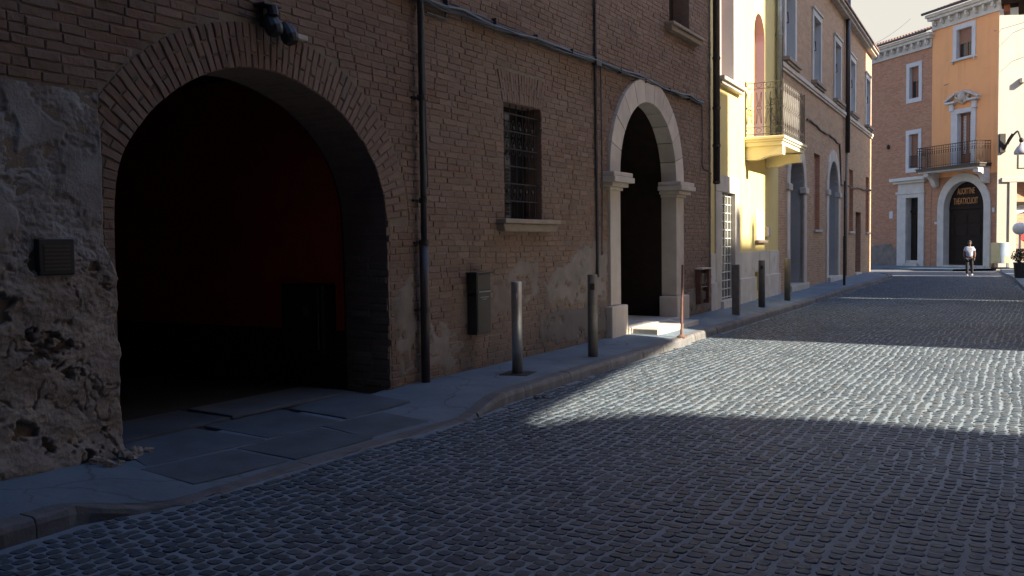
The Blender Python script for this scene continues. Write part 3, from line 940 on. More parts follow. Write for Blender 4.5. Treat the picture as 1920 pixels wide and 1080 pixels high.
def mat_pier():
    m, t, b = new_mat('flaking plaster over rubble')
    g = t.nodes.new('ShaderNodeNewGeometry'); sep = t.nodes.new('ShaderNodeSeparateXYZ'); t.links.new(g.outputs['Position'], sep.inputs[0])
    hz = mth(t, 'ADD', sep.outputs['Z'], mth(t, 'MULTIPLY', mth(t, 'SUBTRACT', noise_n(t, 2.0, 6), .5), 1.6))
    f = span(t, hz, 1.35, 1.85)
    lo = mix(t, span(t, noise_n(t, 3.2, 6), .35, .65), (.40, .335, .265), (.27, .22, .175))
    lo = mix(t, mth(t, 'MULTIPLY', span(t, noise_n(t, 7, 7, .7), .54, .70), .7), lo, (.16, .135, .115))
    hi = mix(t, span(t, noise_n(t, 2.6, 7, .65), .38, .62), (.34, .33, .315), (.23, .205, .18))
    col = mix(t, f, lo, hi)
    t.links.new(col, b.inputs['Base Color']); b.inputs['Roughness'].default_value = .95
    b1 = bump(t, b, noise_n(t, 24, 7, .7), .8, .02); bump(t, b, noise_n(t, 110, 4, .7), .4, .004, b1)
    return m
M['pier'] = mat_pier()
obj('pier', pier_surface(), M['pier'], NB, smooth=True)
# rubble skirt at the foot of the pier
for k in range(18):
    s = random.uniform(4.15, 4.75); d = random.uniform(.0, .25) * (1 if s < 4.5 else .5)
    mb = MB().blob(FW(s, wall_z(s) + random.uniform(-.02, .03), d), (random.uniform(.02, .055), random.uniform(.025, .06), random.uniform(.02, .05)), 8, 6, .25, k)
    obj('stone', mb, M['brick'] if k == 6 else M['pier'], NB)

# render patches low on the brick wall
def patch(poly, d, mat, name='render_patch', st_=.032):
    """Flaking render: a ragged sheet of small cells that thins out to the brick at its edge."""
    s0 = min(p[0] for p in poly) - .15; s1 = max(p[0] for p in poly) + .15; z0 = min(p[1] for p in poly) - .15; z1 = max(p[1] for p in poly) + .15
    ns = int((s1 - s0) / st_); nz = int((z1 - z0) / st_)
    def inside(a, b):
        x = s0 + (a + .5) * st_; z = z0 + (b + .5) * st_
        x2 = x + .11 * noise.fractal((x * 3.5, z * 3.5, 2), .7, 2.2, 5); z2 = z + .11 * noise.fractal((x * 3.5, z * 3.5, 7), .7, 2.2, 5)
        return in_poly(x2, z2, poly) and noise.fractal((x * 4.5, z * 4.5, 12), .7, 2.1, 4) < .52
    cell = {(a, b) for a in range(ns) for b in range(nz) if inside(a, b)}
    cell = {c for c in cell if sum((c[0] + dx, c[1] + dy) in cell for dx, dy in ((1, 0), (-1, 0), (0, 1), (0, -1))) >= 2}
    idx = {}; vs = []; fs = []
    def vert(a, b):
        if (a, b) not in idx:
            full = all((a + dx, b + dy) in cell for dx in (-1, 0) for dy in (-1, 0))
            x = s0 + a * st_ + random.uniform(-.008, .008); z = z0 + b * st_ + random.uniform(-.008, .008)
            h = d + .006 * noise.fractal((x * 5, z * 5, 1), .8, 2, 4) if full else -.006
            idx[(a, b)] = len(vs); vs.append(FW(x, z, h))
        return idx[(a, b)]
    for a, b in cell: fs.append((vert(a, b), vert(a + 1, b), vert(a + 1, b + 1), vert(a, b + 1)))
    return obj(name, MB().add(vs, fs), mat, NB, smooth=True)
patch([(11.5, .80), (12.6, .80), (13.60, .76), (13.62, 1.72), (13.0, 1.70), (12.5, 1.62), (12.25, 1.42), (11.75, 1.35), (11.4, 1.1)], .010, M['render'])
patch([(10.35, .95), (10.9, .85), (11.3, 1.0), (11.25, 1.42), (10.8, 1.5), (10.45, 1.3)], .006, M['render'])
patch([(8.55, .25), (9.3, .2), (9.35, .5), (9.0, .75), (8.6, .8)], .006, M['render'])
patch([(11.3, .22), (12.4, .2), (13.6, .25), (13.6, .73), (12.6, .74), (11.25, .70)], .014, mat_plain('dark damp render', (.16, .14, .125), (.11, .095, .085), .95, 2.6, .4, 24))
patch([(8.0, .2), (8.32, .2), (8.34, 1.4), (8.0, 1.35)], .012, M['render'])
patch([(9.2, .62), (10.2, .68), (10.9, .9), (10.6, 1.25), (9.95, 1.3), (9.3, 1.0)], .006, mat_plain('thin smeared mortar', (.21, .17, .14), (.15, .115, .09), .95, 6, .5, 30))
patch([(17.36, .25), (18.9, .25), (18.95, .95), (18.2, .8), (17.5, .7)], .010, M['render'])

# barred window with sill
wd = MB(); wd.box(FW, 10.36, 11.43, 2.0, 3.62, -.30, -.26)
win_o = obj('window', wd, M['glass'], NB)
sl = MB()
for i in range(12):
    zz = 2.1 + i * .055
    sl.box(FW, 10.42, 10.9, zz, zz + .04, -.25, -.235)
obj('shutter_slats', sl, M['iron'], win_o)
gr = MB()
for i in range(6):
    zz = 2.28 + i * .235
    gr.tube([FW(10.36, zz, -.06), FW(11.43, zz, -.06)], .010, 5)
for i in range(6):
    ss = 10.47 + i * .17
    gr.tube([FW(ss, 2.03, -.06), FW(ss, 3.59, -.06)], .008, 5)
for j in range(3):
    zc = (3.0, 3.25, 2.4)[j]
    for i in range(5):
        ss = 10.555 + i * .17
        for sg in (-1, 1):
            gr.tube([FW(ss + sg * (.005 + .055 * math.sin(a_) * (1 - .35 * a_ / 3.1)), zc - .1 + a_ * .07, -.06) for a_ in [q * .35 for q in range(10)]], .006, 4)
        gr.blob(FW(ss, zc + .02, -.055), (.02, .03, .03), 6, 4, 0)
obj('grille', gr, M['iron'], win_o)
ss_ = MB(); ss_.prism(FX, [(10.14, 1.97), (11.7, 1.97), (11.7, 2.03), (10.14, 2.03)], -6.22, -6.04)
obj('sill', ss_, M['sill'], win_o, bevel=.012)
ss_ = MB(); ss_.prism(FX, [(10.2, 1.86), (11.64, 1.86), (11.68, 1.968), (10.16, 1.968)], -6.22, -6.085)
obj('sill_moulding', ss_, M['sill'], win_o, bevel=.015)
# upper window
wd = MB(); wd.box(FW, 16.53, 17.68, 5.8, 8.02, -.40, -.34)
uw_o = obj('window', wd, M['dark_wood'], NB)
ss_ = MB(); ss_.prism(FX, [(16.3, 5.77), (18.1, 5.77), (18.1, 5.83), (16.3, 5.83)], -6.4, -6.02)
ss_.prism(FX, [(16.36, 5.68), (18.04, 5.68), (18.08, 5.768), (16.32, 5.768)], -6.22, -6.07)
obj('sill', ss_, M['sill'], uw_o, bevel=.012)

# stone portal
PO = MB()
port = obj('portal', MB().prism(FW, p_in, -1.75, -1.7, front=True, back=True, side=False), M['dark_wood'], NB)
obj('passage_lining', MB().prism(FW, p_in, -1.7, -.262, front=False, back=False), M['dark_wood'], port)  # near-black back and lining paint the deep shade of the opening
n = 11
for i in range(n):
    a0, a1 = 180 - 180 * i / n, 180 - 180 * (i + 1) / n
    poly = arc(PC[0], 2.86, 1.76, a0 - .25, a1 + .25, 4) + arc(PC[0], 2.86, 1.34, a1 + .25, a0 - .25, 4)
    obj('voussoir', MB().prism(FW, poly, -.26, .055 + random.uniform(-.003, .003)), M['stone'], port, bevel=.006)
bm_in = [(p[0], p[1]) for p in arc(PC[0], 2.86, 1.35, 180, 0, 24)]
for s0, s1 in ((13.67, 14.08), (16.76, 17.17)):
    obj('jamb', MB().box(FW, s0, s1, .66, 2.565, -.26, .05), M['stone'], port, bevel=.008)
for s0, s1, sg in ((13.47, 14.34, 1), (16.52, 17.6, -1)):
    cp = MB()
    lo_, hi_ = (13.64, 14.10) if sg == 1 else (16.74, 17.2)
    for z0, z1, gw in ((2.565, 2.62, .03), (2.622, 2.69, .10), (2.692, 2.78, .18), (2.782, 2.858, .155)):
        cp.box(FW, lo_ - gw, hi_ + gw, z0, z1, -.26, .05 + gw)
    obj('capital', cp, M['stone'], port, bevel=.012)
for s0, s1 in ((13.57, 14.22), (16.62, 17.30)):
    obj('plinth_block', MB().box(FW, s0, s1, .0, .655, -.26, .12), M['stone'], port, bevel=.02)
lf = MB()
for s0, s1 in ((14.12, 15.4), (15.44, 16.72)):
    for z0, z1 in ((.4, 1.3), (1.45, 2.5)):
        lf.box(FW, s0 + .2, s1 - .2, z0, z1, -1.702, -1.68)
obj('door_panel', lf, M['dark_wood'], port, bevel=.01)
st_ = MB(); st_.box(FW, 14.09, 16.75, .0, .252, -1.7, -.265).box(FW, 14.22, 16.62, .0, .255, -.264, .14)
obj('step', st_, M['marble'], port, bevel=.012)
st_ = MB(); st_.box(FW, 14.35, 16.45, .05, .235, .141, .60)
obj('step', st_, M['marble'], port, bevel=.015)

# ------------------------------------------------------------------ yellow house
YH = thing('yellow_house', F2(3, 0, 0), 'pale yellow stucco house with marble base and scrolled iron balcony', 'house')
ya0, ya1 = -.55, 6.45
yd = [(.43, .36), (1.6, .36), (1.6, 2.82), (.43, 2.82)]
yw = [(.35, 5.33), (1.57, 5.33), (1.57, 8.4), (.35, 8.4)]
yar = [(3.6, 4.3), (4.75, 4.3)] + [(4.75, 7.0)] + arc(4.175, 7.0, .575, 0, 180, 12)[1:-1] + [(3.6, 7.0)]
ynl = [(3.62, .42), (4.02, .42), (4.02, .9), (3.62, .9)]
yf = MB().prism(F2, [(ya0, -.1), (ya1, -.1), (ya1, 11.5), (ya0, 11.5)], -.3, 0, holes=[yd, yw, yar, ynl], back=False, side=True, hole_side=False)
yf.box(F2, ya0, ya1, 11.3, 11.5, -8, -.31)
obj('wall', yf, M['yellow'], YH)
for h, dep in ((yw, -.38), (yar, -.26), (ynl, -.2)):
    obj('reveal', MB().prism(F2, h, dep, -.002, front=False, back=False), M['white_render'] if h is not ynl else M['yellow'], YH)
bk = MB(); bk.box(F2, 3.6, 4.04, .4, .92, -.22, -.2); obj('niche', bk, M['soot'], YH)
# marble base, in slabs
for s0, s1 in ((-.54, -.045), (1.975, 3.55), (4.08, 5.2), (5.22, 6.44)):
    obj('marble_slab', MB().box(F2, s0, s1, .1, 1.44, -.05, .03), M['marble'], YH, bevel=.006)
for s0, s1 in ((-.54, -.02), (1.95, 3.58), (4.05, 6.44)):
    obj('marble_plinth', MB().box(F2, s0, s1, .05, .80, .0, .075), M['marble'], YH, bevel=.015)
obj('marble_slab', MB().box(F2, 3.56, 4.07, .92, 1.44, -.05, .028), M['marble'], YH, bevel=.006)
# door
dr = obj('door', MB().box(F2, .4, 1.63, .34, 2.85, -.16, -.085), M['glass_grey'], YH)
lt = MB()
for i in range(5): lt.box(F2, .47 + i * .268 - .012, .47 + i * .268 + .012, .38, 2.8, -.083, -.065)
for i in range(13): lt.box(F2, .43, 1.6, .4 + i * .195, .422 + i * .195, -.084, -.067)
obj('lattice', lt, M['white_paint'], dr)
obj('handle', MB().tube([F2(.62, 1.05, -.07), F2(.62, 1.05, -.0), F2(.62, 1.35, -.0), F2(.62, 1.35, -.07)], .012, 6), M['white_paint'], dr)
fr = MB(); fr.box(F2, -.04, .43, .1, 2.82, -.2, .04); fr.box(F2, 1.6, 1.97, .1, 2.82, -.2, .04); fr.box(F2, -.04, 1.97, 2.822, 3.2, -.2, .042)
obj('door_surround', fr, M['marble'], dr, bevel=.008)
obj('threshold', MB().box(F2, .3, 1.75, .1, .355, -.2, .12), M['marble'], dr, bevel=.01)
# upper window
wn_ = MB(); wn_.box(F2, .33, 1.6, 5.3, 8.43, -.42, -.38)
yw_o = obj('window', wn_, M['glass'], YH)
fr = MB()
for a_, b_ in ((.35, .47), (.9, 1.02), (1.45, 1.57)): fr.box(F2, a_, b_, 5.33, 8.4, -.379, -.30)
fr.box(F2, .47, 1.45, 5.33, 5.45, -.378, -.32); fr.box(F2, .47, 1.45, 7.2, 7.3, -.378, -.32)
obj('window_frame', fr, M['brown_wood'], yw_o, bevel=.006)
fr = MB(); fr.box(F2, .18, .349, 5.36, 8.55, 0, .05); fr.box(F2, 1.571, 1.75, 5.36, 8.55, 0, .012)
obj('window_surround', fr, M['cream'], yw_o, bevel=.004)
obj('sill', MB().box(F2, .08, 2.1, 5.27, 5.355, -.05, .19).box(F2, .14, 2.04, 5.19, 5.268, -.01, .13), M['marble'], yw_o, bevel=.008)
# arched balcony door
ad = obj('balcony_door', MB().prism(F2, yar, -.30, -.25), M['red_paint'], YH)
ins = MB()
for i in range(22): ins.box(F2, 3.7, 4.12, 4.5 + i * .11, 4.58 + i * .11, -.249, -.225).box(F2, 4.22, 4.66, 4.5 + i * .11, 4.58 + i * .11, -.249, -.225)
obj('slats', ins, M['red_paint'], ad)
# balcony
bal = MB(); bal.box(F2, 2.66, 5.41, 4.02, 4.12, -.02, .90); bal.box(F2, 2.63, 5.44, 4.122, 4.175, -.02, .935); bal.box(F2, 2.60, 5.47, 4.177, 4.25, -.02, .97)
bal_o = obj('balcony', bal, M['balcony'], YH, bevel=.012)
prof = [(0, 3.44), (0, 4.018), (.92, 4.018), (.92, 3.80), (.78, 3.79), (.62, 3.765), (.5, 3.70), (.40, 3.60), (.30, 3.51), (.18, 3.455)]
def corbel(s0, s1, prof_, mat, par, F, zsh=0):
    mb = MB()
    n = len(prof_)
    vs = [F(s0, z + zsh, d) for d, z in prof_] + [F(s1, z + zsh, d) for d, z in prof_]
    tr = tessellate_polygon([[Vector((d, z, 0)) for d, z in prof_]])
    fs = [tuple(t) for t in tr] + [tuple(n + i for i in t) for t in tr] + [(i, (i + 1) % n, n + (i + 1) % n, n + i) for i in range(n)]
    mb.add(vs, fs)
    return obj('corbel', mb, mat, par, bevel=.008)
prof2 = [(0, 3.70), (0, 4.018), (.90, 4.018), (.90, 3.80), (.78, 3.80), (.60, 3.79), (.48, 3.76), (.36, 3.715), (.25, 3.70)]
corbel(2.72, 2.98, prof2, M['balcony'], bal_o, F2)
corbel(4.9, 5.16, prof2, M['balcony'], bal_o, F2, -.03)
rl = MB()
def rail_panel(P, L, zb, zt, seed=0, nb=6, scroll=True, r=.009):
    """P(t, z): point along the panel."""
    for z_ in (zb, zb + .17, zt - .14, zt): rl.tube([P(0, z_), P(L, z_)], .012 if z_ in (zb, zt) else .009, 5)
    for i in range(nb + 1):
        t_ = L * i / nb
        rl.tube([P(t_, zb - .04), P(t_, zt)], r, 4)
    w_ = L / nb
    for i in range(nb):
        c = L * (i + .5) / nb
        for zc, hh_, sg in ((zb + .42, .2, 1), (zb + .85, .2, -1)):
            for m_ in (-1, 1):
                pts = []
                for q in range(15):
                    a_ = q / 14 * 2 * math.pi * 1.15 - .6
                    rr = w_ * .40 * (1 - .042 * q)
                    pts.append(P(c + m_ * (w_ * .03 + rr * abs(math.sin(a_ / 2)) * .9), zc + sg * hh_ * math.cos(a_ * .9) * (1 - .02 * q)))
                rl.tube(pts, r * .75, 4)
        rl.tube([P(c + w_ * .3 * math.cos(q * math.pi / 5), zb + .635 + .055 * math.sin(q * math.pi / 5)) for q in range(10)], r * .7, 4, closed=True)
        for m_ in (-1, 1):
            rl.tube([P(c + m_ * w_ * .3 * math.sin(q * .5), zt - .14 + .02 + q * .018) for q in range(6)], r * .7, 4)
            rl.tube([P(c + m_ * w_ * .3 * math.sin(q * .5), zb + .15 - q * .018) for q in range(7)], r * .7, 4)
zb, zt = 4.31, 5.55
rail_panel(lambda t_, z_: F2(2.66, z_, t_), .90, zb, zt, nb=4)
rail_panel(lambda t_, z_: F2(2.66 + t_, z_, .90), 2.75, zb, zt, nb=12)
rail_panel(lambda t_, z_: F2(5.41, z_, t_), .90, zb, zt, nb=4)
for s_, d_ in ((2.66, .90), (5.41, .90), (2.66, .02), (5.41, .02)): rl.box(F2, s_ - .016, s_ + .016, 4.25, 5.6, d_ - .016, d_ + .016)
obj('railing', rl, M['grey_iron'], bal_o)
# plaque with a shelf, entry phone
pl = obj('wall_plaque', MB().box(F2, 3.75, 4.62, 1.73, 2.48, -.01, .025), M['marble'], YH, bevel=.006)
obj('shelf', MB().box(F2, 3.66, 4.78, 1.66, 1.725, -.01, .10), M['sill'], pl, bevel=.006)
obj('entry_phone', MB().box(F2, 4.82, 5.08, 1.82, 2.08, -.01, .09), M['lamp_grey'], YH, bevel=.02)

# ------------------------------------------------------------------ long brick house with tall windows
LB = thing('brick_townhouse', F2(16.5, 0, 0), 'long pinkish brick house with five tall framed windows and two stone arches', 'house')
l0, l1, lz = 6.46, 27.15, 10.45
wins = [(7.3, 8.6), (11.7, 13.0), (16.1, 17.4), (20.0, 21.3), (24.95, 26.25)]
wz0, wz1 = 7.0, 9.15
nich = [(11.97, 13.1), (20.0, 21.15), (25.2, 26.3)]
holes = [[(a, wz0), (b, wz0), (b, wz1), (a, wz1)] for a, b in wins]
holes += [[(a, 2.08), (b, 2.08), (b, 4.66), (a, 4.66)] for a, b in nich]
def arch_hole(a, b, zs, z0): return [(a, z0), (b, z0), (b, zs)] + arc((a + b) / 2, zs, (b - a) / 2, 0, 180, 16)[1:-1] + [(a, zs)]
ar1, ar2 = (7.9, 10.1), (14.78, 17.0)
holes += [arch_hole(*ar1, 3.4, .1), arch_hole(*ar2, 3.55, .1)]
dh = [(21.95, .1), (23.6, .1), (23.6, 2.95), (21.95, 2.95)]
holes.append(dh)
lw = MB().prism(F2, [(l0, -.1), (l1, -.1), (l1, lz), (l0, lz)], -.6, 0, holes=holes, back=False, hole_side=False)
lw.box(F2, l1 - .4, l1 + .001, -.1, lz, -12, -.601)
lw.box(F2, l0, l1 - .4, lz - .1, lz - .01, -12, -.601)
obj('wall', lw, M['brick_rose'], LB)
for a, b in nich:
    obj('blind_niche', MB().prism(F2, [(a, 2.08), (b, 2.08), (b, 4.66), (a, 4.66)], -.14, -.002, front=False, back=True), M['brick_red'], LB)
for a, b in nich:
    obj('niche_sill', MB().box(F2, a - .1, b + .1, 2.0, 2.078, -.14, .09), M['white_stone'], LB, bevel=.008)
for a, b in wins:
    wo_ = obj('window', MB().box(F2, a - .02, b + .02, wz0 - .02, wz1 + .02, -.52, -.48), M['glass'], LB)
    rv = MB().prism(F2, [(a, wz0), (b, wz0), (b, wz1), (a, wz1)], -.48, -.001, front=False, back=False)
    obj('reveal', rv, M['white_render'], wo_)
    fr = MB()
    fr.box(F2, a - .2, a, wz0, wz1, -.001, .05); fr.box(F2, b, b + .2, wz0, wz1, -.001, .05); fr.box(F2, a - .2, b + .2, wz1 + .001, wz1 + .2, -.001, .052); fr.box(F2, a - .25, b + .25, wz1 + .202, wz1 + .27, -.001, .10)
    obj('window_frame', fr, M['white_stone'], wo_, bevel=.008)
    obj('sill', MB().box(F2, a - .3, b + .3, 6.88, 6.995, -.3, .20).box(F2, a - .24, b + .24, 6.80, 6.878, -.01, .15), M['sill'], wo_, bevel=.01)
    obj('shutter_catch', MB().tube([F2(a + .02, 7.9, -.3), F2(a + .02, 8.0, .1), F2(a + .02, 8.3, .08)], .02, 5), M['iron'], wo_)
obj('string_course', MB().box(F2, l0, l1 - .02, 6.66, 6.79, -.01, .10).box(F2, l0, l1 - .02, 6.58, 6.658, -.01, .06), M['stone'], LB, bevel=.01)
for (a, b), zs, nm in ((ar1, 3.4, 'a'), (ar2, 3.55, 'b')):
    cx = (a + b) / 2; r = (b - a) / 2
    ap = obj('portal', MB().prism(F2, arch_hole(a, b, zs, .1), -.62, -.58) if nm == 'a' else MB().prism(F2, arch_hole(a, b, zs, .1), -.42, -.38), M['dark_wood'] if nm == 'a' else M['grey_render'], LB)
    obj('reveal', MB().prism(F2, arch_hole(a, b, zs, .1), -.58, -.002, front=False, back=False), M['grey_render'], ap)
    for i in range(9):
        a0, a1 = 180 - 20 * i, 180 - 20 * (i + 1)
        obj('voussoir', MB().prism(F2, arc(cx, zs, r + .42, a0 - .3, a1 + .3, 3) + arc(cx, zs, r, a1 + .3, a0 - .3, 3), -.1, .05), M['stone'], ap, bevel=.006)
    for s0, s1 in ((a - .42, a), (b, b + .42)):
        obj('jamb', MB().box(F2, s0, s1, .1, zs - .2, -.1, .05), M['stone'], ap, bevel=.006)
        obj('capital', MB().box(F2, s0 - .06, s1 + .06, zs - .198, zs - .002, -.1, .11), M['stone'], ap, bevel=.02)
    obj('step', MB().box(F2, a - .3, b + .3, .1, .37, -.5, .16), M['marble'], ap, bevel=.012)
dd = obj('door', MB().box(F2, 21.93, 23.62, .1, 2.97, -.24, -.2), M['dark_wood'], LB)
obj('reveal', MB().prism(F2, dh, -.2, -.002, front=False, back=False), M['brick_red'], dd)
obj('step', MB().box(F2, 21.9, 23.65, .1, .28, -.2, .06), M['stone'], dd, bevel=.01)
# eave with tiles
obj('eave', MB().box(F2, l0, l1, lz, lz + .1, -.4, .22).box(F2, l0, l1, lz + .102, lz + .17, -.4, .32), M['stone'], LB, bevel=.01)
def tiles(F, s0, s1, z0, d0, depth, rise, pitch=.21, r=.085):
    mb = MB(); n = int((s1 - s0) / pitch)
    for i in range(n):
        s = s0 + (i + .5) * pitch
        for j in range(3):
            dA = d0 - depth * j / 3; dB = d0 - depth * (j + 1) / 3 - .05
            zA = z0 + rise * j / 3 + .03; zB = z0 + rise * (j + 1) / 3
            P1 = [F(s + r * math.cos(R(a_)), zA + r * math.sin(R(a_)), dA) for a_ in (0, 45, 90, 135, 180)]
            P2 = [F(s + r * .85 * math.cos(R(a_)), zB + r * .85 * math.sin(R(a_)), dB) for a_ in (0, 45, 90, 135, 180)]
            mb.add(P1 + P2, [(k_, k_ + 1, 5 + k_ + 1, 5 + k_) for k_ in range(4)] + [(0, 1, 2, 3, 4)])
    mb.add([F(s0, z0, d0 - .02), F(s1, z0, d0 - .02), F(s1, z0 + rise, d0 - depth), F(s0, z0 + rise, d0 - depth)], [(0, 1, 2, 3)])
    return mb
obj('roof_tiles', tiles(F2, l0, l1, lz + .175, .36, 1.5, .42), M['tile'], LB, kind='stuff')
# pale set-back attic storey
at = MB().box(F2, 13.0, 26.9, lz - .1, 18.0, -9, -1.55)
at_o = obj('attic_storey', at, M['white_wall'], LB)
for s in (15, 19, 23): obj('window', MB().box(F2, s, s + 1, 12.0, 14.0, -1.6, -1.53), M['glass'], at_o)

# ------------------------------------------------------------------ houses that close the street
CB = thing('brick_corner_house', F3(8, 0, 0), 'red brick house with white framed windows and slim stone doorway at street end', 'house')
OH = thing('orange_house', F3(2.4, 0, 0), 'tall orange stucco house above a brick arch with gilt lettering', 'house')
def facade_window(F, s0, s1, z0, z1, fw, parent, sill=False, shutter=.4, bars=False):
    """pane at the back, frame round the opening"""
    o = obj('window', MB().box(F, s0 - .01, s1 + .01, z0 - .01, z1 + .01, -.26, -.22), M['glass'], parent)
    obj('reveal', MB().prism(F, [(s0, z0), (s1, z0), (s1, z1), (s0, z1)], -.22, -.001, front=False, back=False), M['grey_blue_trim'], o)
    fr = MB(); fr.box(F, s0 - fw, s0, z0, z1, -.002, .05); fr.box(F, s1, s1 + fw, z0, z1, -.002, .05); fr.box(F, s0 - fw, s1 + fw, z1 + .001, z1 + fw, -.002, .052); fr.box(F, s0 - fw, s1 + fw, z0 - fw * (.3 if sill else 1), z0 - .001, -.002, .051)
    obj('window_frame', fr, M['grey_blue_trim'], o, bevel=.008)
    if shutter:
        zz = z1 - (z1 - z0) * shutter; sh_ = MB(); n_ = max(3, int((z1 - zz) / .06))
        for i in range(n_): sh_.box(F, s0 + .02, s1 - .02, zz + (z1 - zz) * i / n_, zz + (z1 - zz) * (i + .86) / n_, -.19, -.165)
        obj('roller_shutter', sh_, M['shutter'], o)
    mu = MB(); m_ = (s0 + s1) / 2
    zt_ = z1 - (z1 - z0) * shutter
    if zt_ - z0 > .3:
        mu.box(F, m_ - .05, m_ + .05, z0, zt_, -.219, -.19); mu.box(F, s0, s0 + .07, z0, zt_, -.219, -.19); mu.box(F, s1 - .07, s1, z0, zt_, -.219, -.19); mu.box(F, s0 + .071, s1 - .071, z0, z0 + .08, -.218, -.192)
        obj('sash', mu, M['brown_wood'], o)
    if sill:
        obj('sill', MB().box(F, s0 - fw - .1, s1 + fw + .1, z0 - .16, z0 - fw * .3 - .002, -.01, .17).box(F, s0 - fw, s0 - fw + .1, z0 - .28, z0 - .162, -.01, .12).box(F, s1 + fw - .1, s1 + fw, z0 - .28, z0 - .162, -.01, .12), M['white_stone'], o, bevel=.01)
    if bars:
        br_ = MB(); br_.tube([F(s0, z0 + .75, -.06), F(s1, z0 + .75, -.06)], .02, 5)
        for i in range(8): br_.tube([F(s0 + (s1 - s0) * i / 7, z0 + .02, -.06), F(s0 + (s1 - s0) * i / 7, z0 + .75, -.06)], .014, 4)
        br_.tube([F(s0, z0 + .12, -.06), F(s1, z0 + .12, -.06)], .016, 5)
        obj('guard_rail', br_, M['iron'], o)
    return o
# brick part
dw = (5.88, 6.92, .2, 4.26)
chol = [[(5.93, 10.26), (6.72, 10.26), (6.72, 12.14), (5.93, 12.14)], [(5.93, 6.05), (6.72, 6.05), (6.72, 8.1), (5.93, 8.1)], [(dw[0], dw[2]), (dw[1], dw[2]), (dw[1], dw[3]), (dw[0], dw[3])]]
cw = MB().prism(F3, [(4.87, -.1), (17, -.1), (17, 13.1), (4.87, 13.1)], -6, 0, holes=chol, back=True, hole_side=False)
obj('wall', cw, M['brick_red'], CB)
facade_window(F3, 5.93, 6.72, 10.26, 12.14, .26, CB, shutter=.45)
facade_window(F3, 5.93, 6.72, 6.05, 8.1, .26, CB, shutter=.97, bars=True)
do = obj('door', MB().box(F3, dw[0], dw[1], .45, 3.35, -.42, -.36), M['dark_wood'], CB)
obj('door_panel', MB().box(F3, dw[0] + .12, dw[0] + .46, .8, 3.0, -.36, -.335).box(F3, dw[0] + .56, dw[1] - .12, .8, 3.0, -.36, -.335), M['dark_wood'], do, bevel=.01)
obj('transom', MB().box(F3, dw[0], dw[1], 3.37, 3.5, -.4, -.3), M['dark_wood'], do)
tg = MB()
for i in range(6): tg.tube([F3(dw[0] + .1 + i * .17, 3.5, -.33), F3(dw[0] + .1 + i * .17, 4.26, -.33)], .014, 4)
obj('transom_grille', tg, M['iron'], do)
obj('transom_pane', MB().box(F3, dw[0], dw[1], 3.502, 4.26, -.42, -.39), M['glass'], do)
obj('reveal', MB().prism(F3, [(dw[0], .2), (dw[1], .2), (dw[1], 4.26), (dw[0], 4.26)], -.36, -.001, front=False, back=False), M['white_stone'], do)
sr = MB(); sr.box(F3, 5.38, 5.879, .1, 4.26, -.01, .07); sr.box(F3, 6.921, 7.68, .1, 4.26, -.01, .07); sr.box(F3, 5.38, 7.68, 4.262, 4.5, -.01, .072); sr.box(F3, 5.3, 7.76, 4.502, 4.66, -.01, .12); sr.box(F3, 5.42, 7.64, 4.662, 5.15, -.01, .05)
obj('door_surround', sr, M['white_stone'], do, bevel=.01)
obj('door_cornice', MB().box(F3, 5.05, 8.05, 5.30, 5.50, -.01, .38).box(F3, 5.2, 7.9, 5.152, 5.298, -.01, .22), M['white_stone'], do, bevel=.02)
obj('step', MB().box(F3, 5.8, 7.0, .1, .28, -.36, .2).box(F3, 5.86, 6.94, .282, .45, -.36, .02), M['marble'], do, bevel=.01)
def cornice(F, s0, s1, z0, parent, h1=.48, over=.45, proj0=.0):
    obj('frieze', MB().box(F, s0, s1, z0, z0 + h1, -.2, .06).box(F, s0, s1, z0 - .09, z0 - .002, -.2, .10), M['white_stone'], parent, bevel=.01)
    n_ = int((s1 - s0) / .55)
    for i in range(n_):
        c_ = s0 + (i + .5) * (s1 - s0) / n_
        obj('modillion', MB().blob(F(c_, z0 + h1 * .55, .12), (.12, .12, .13), 8, 6, .05, i).box(F, c_ - .07, c_ + .07, z0 + h1 * .45, z0 + h1 - .01, .05, .28), M['white_stone'], parent)
    obj('cornice', MB().box(F, s0 - .1, s1 + .05, z0 + h1 + .002, z0 + h1 + .16, -.2, over * .75).box(F, s0 - .16, s1 + .1, z0 + h1 + .162, z0 + h1 + .34, -.2, over), M['white_stone'], parent, bevel=.02)
cornice(F3, 4.88, 16.9, 13.1, CB, .42, .4)
obj('roof_tiles', tiles(F3, 4.95, 16.9, 13.87, .55, 2.6, .95, .26, .10), M['tile'], CB, kind='stuff')
obj('gutter', MB().tube([F3(4.9, 13.92, .5), F3(16.9, 13.92, .5)], .075, 8), M['pipe'], CB)
obj('house_number', MB().box(F3, 8.1, 8.42, 3.05, 3.5, -.01, .03), M['grey_blue_trim'], CB, bevel=.006)
obj('wall_light', MB().blob(F3(8.5, 7.55, .08), (.1, .1, .16), 8, 6, 0), M['iron'], CB)
def patch3(F, poly, d, mat, parent, name='render_patch'):
    pp = []
    n_ = len(poly)
    for i, p in enumerate(poly):
        q = poly[(i + 1) % n_]
        for t_ in (0, .2, .4, .6, .8):
            x = p[0] + (q[0] - p[0]) * t_; z_ = p[1] + (q[1] - p[1]) * t_
            pp.append((x + .12 * noise.noise((x * 3, z_ * 3, 2)), z_ + .12 * noise.noise((x * 3, z_ * 3, 7))))
    return obj(name, MB().prism(F, pp, -.01, d), mat, parent)
patch3(F3, [(7.75, .1), (11, .1), (11, 1.2), (9.4, 1.4), (8.3, 1.5), (7.75, 1.1)], .02, M['render'], CB)
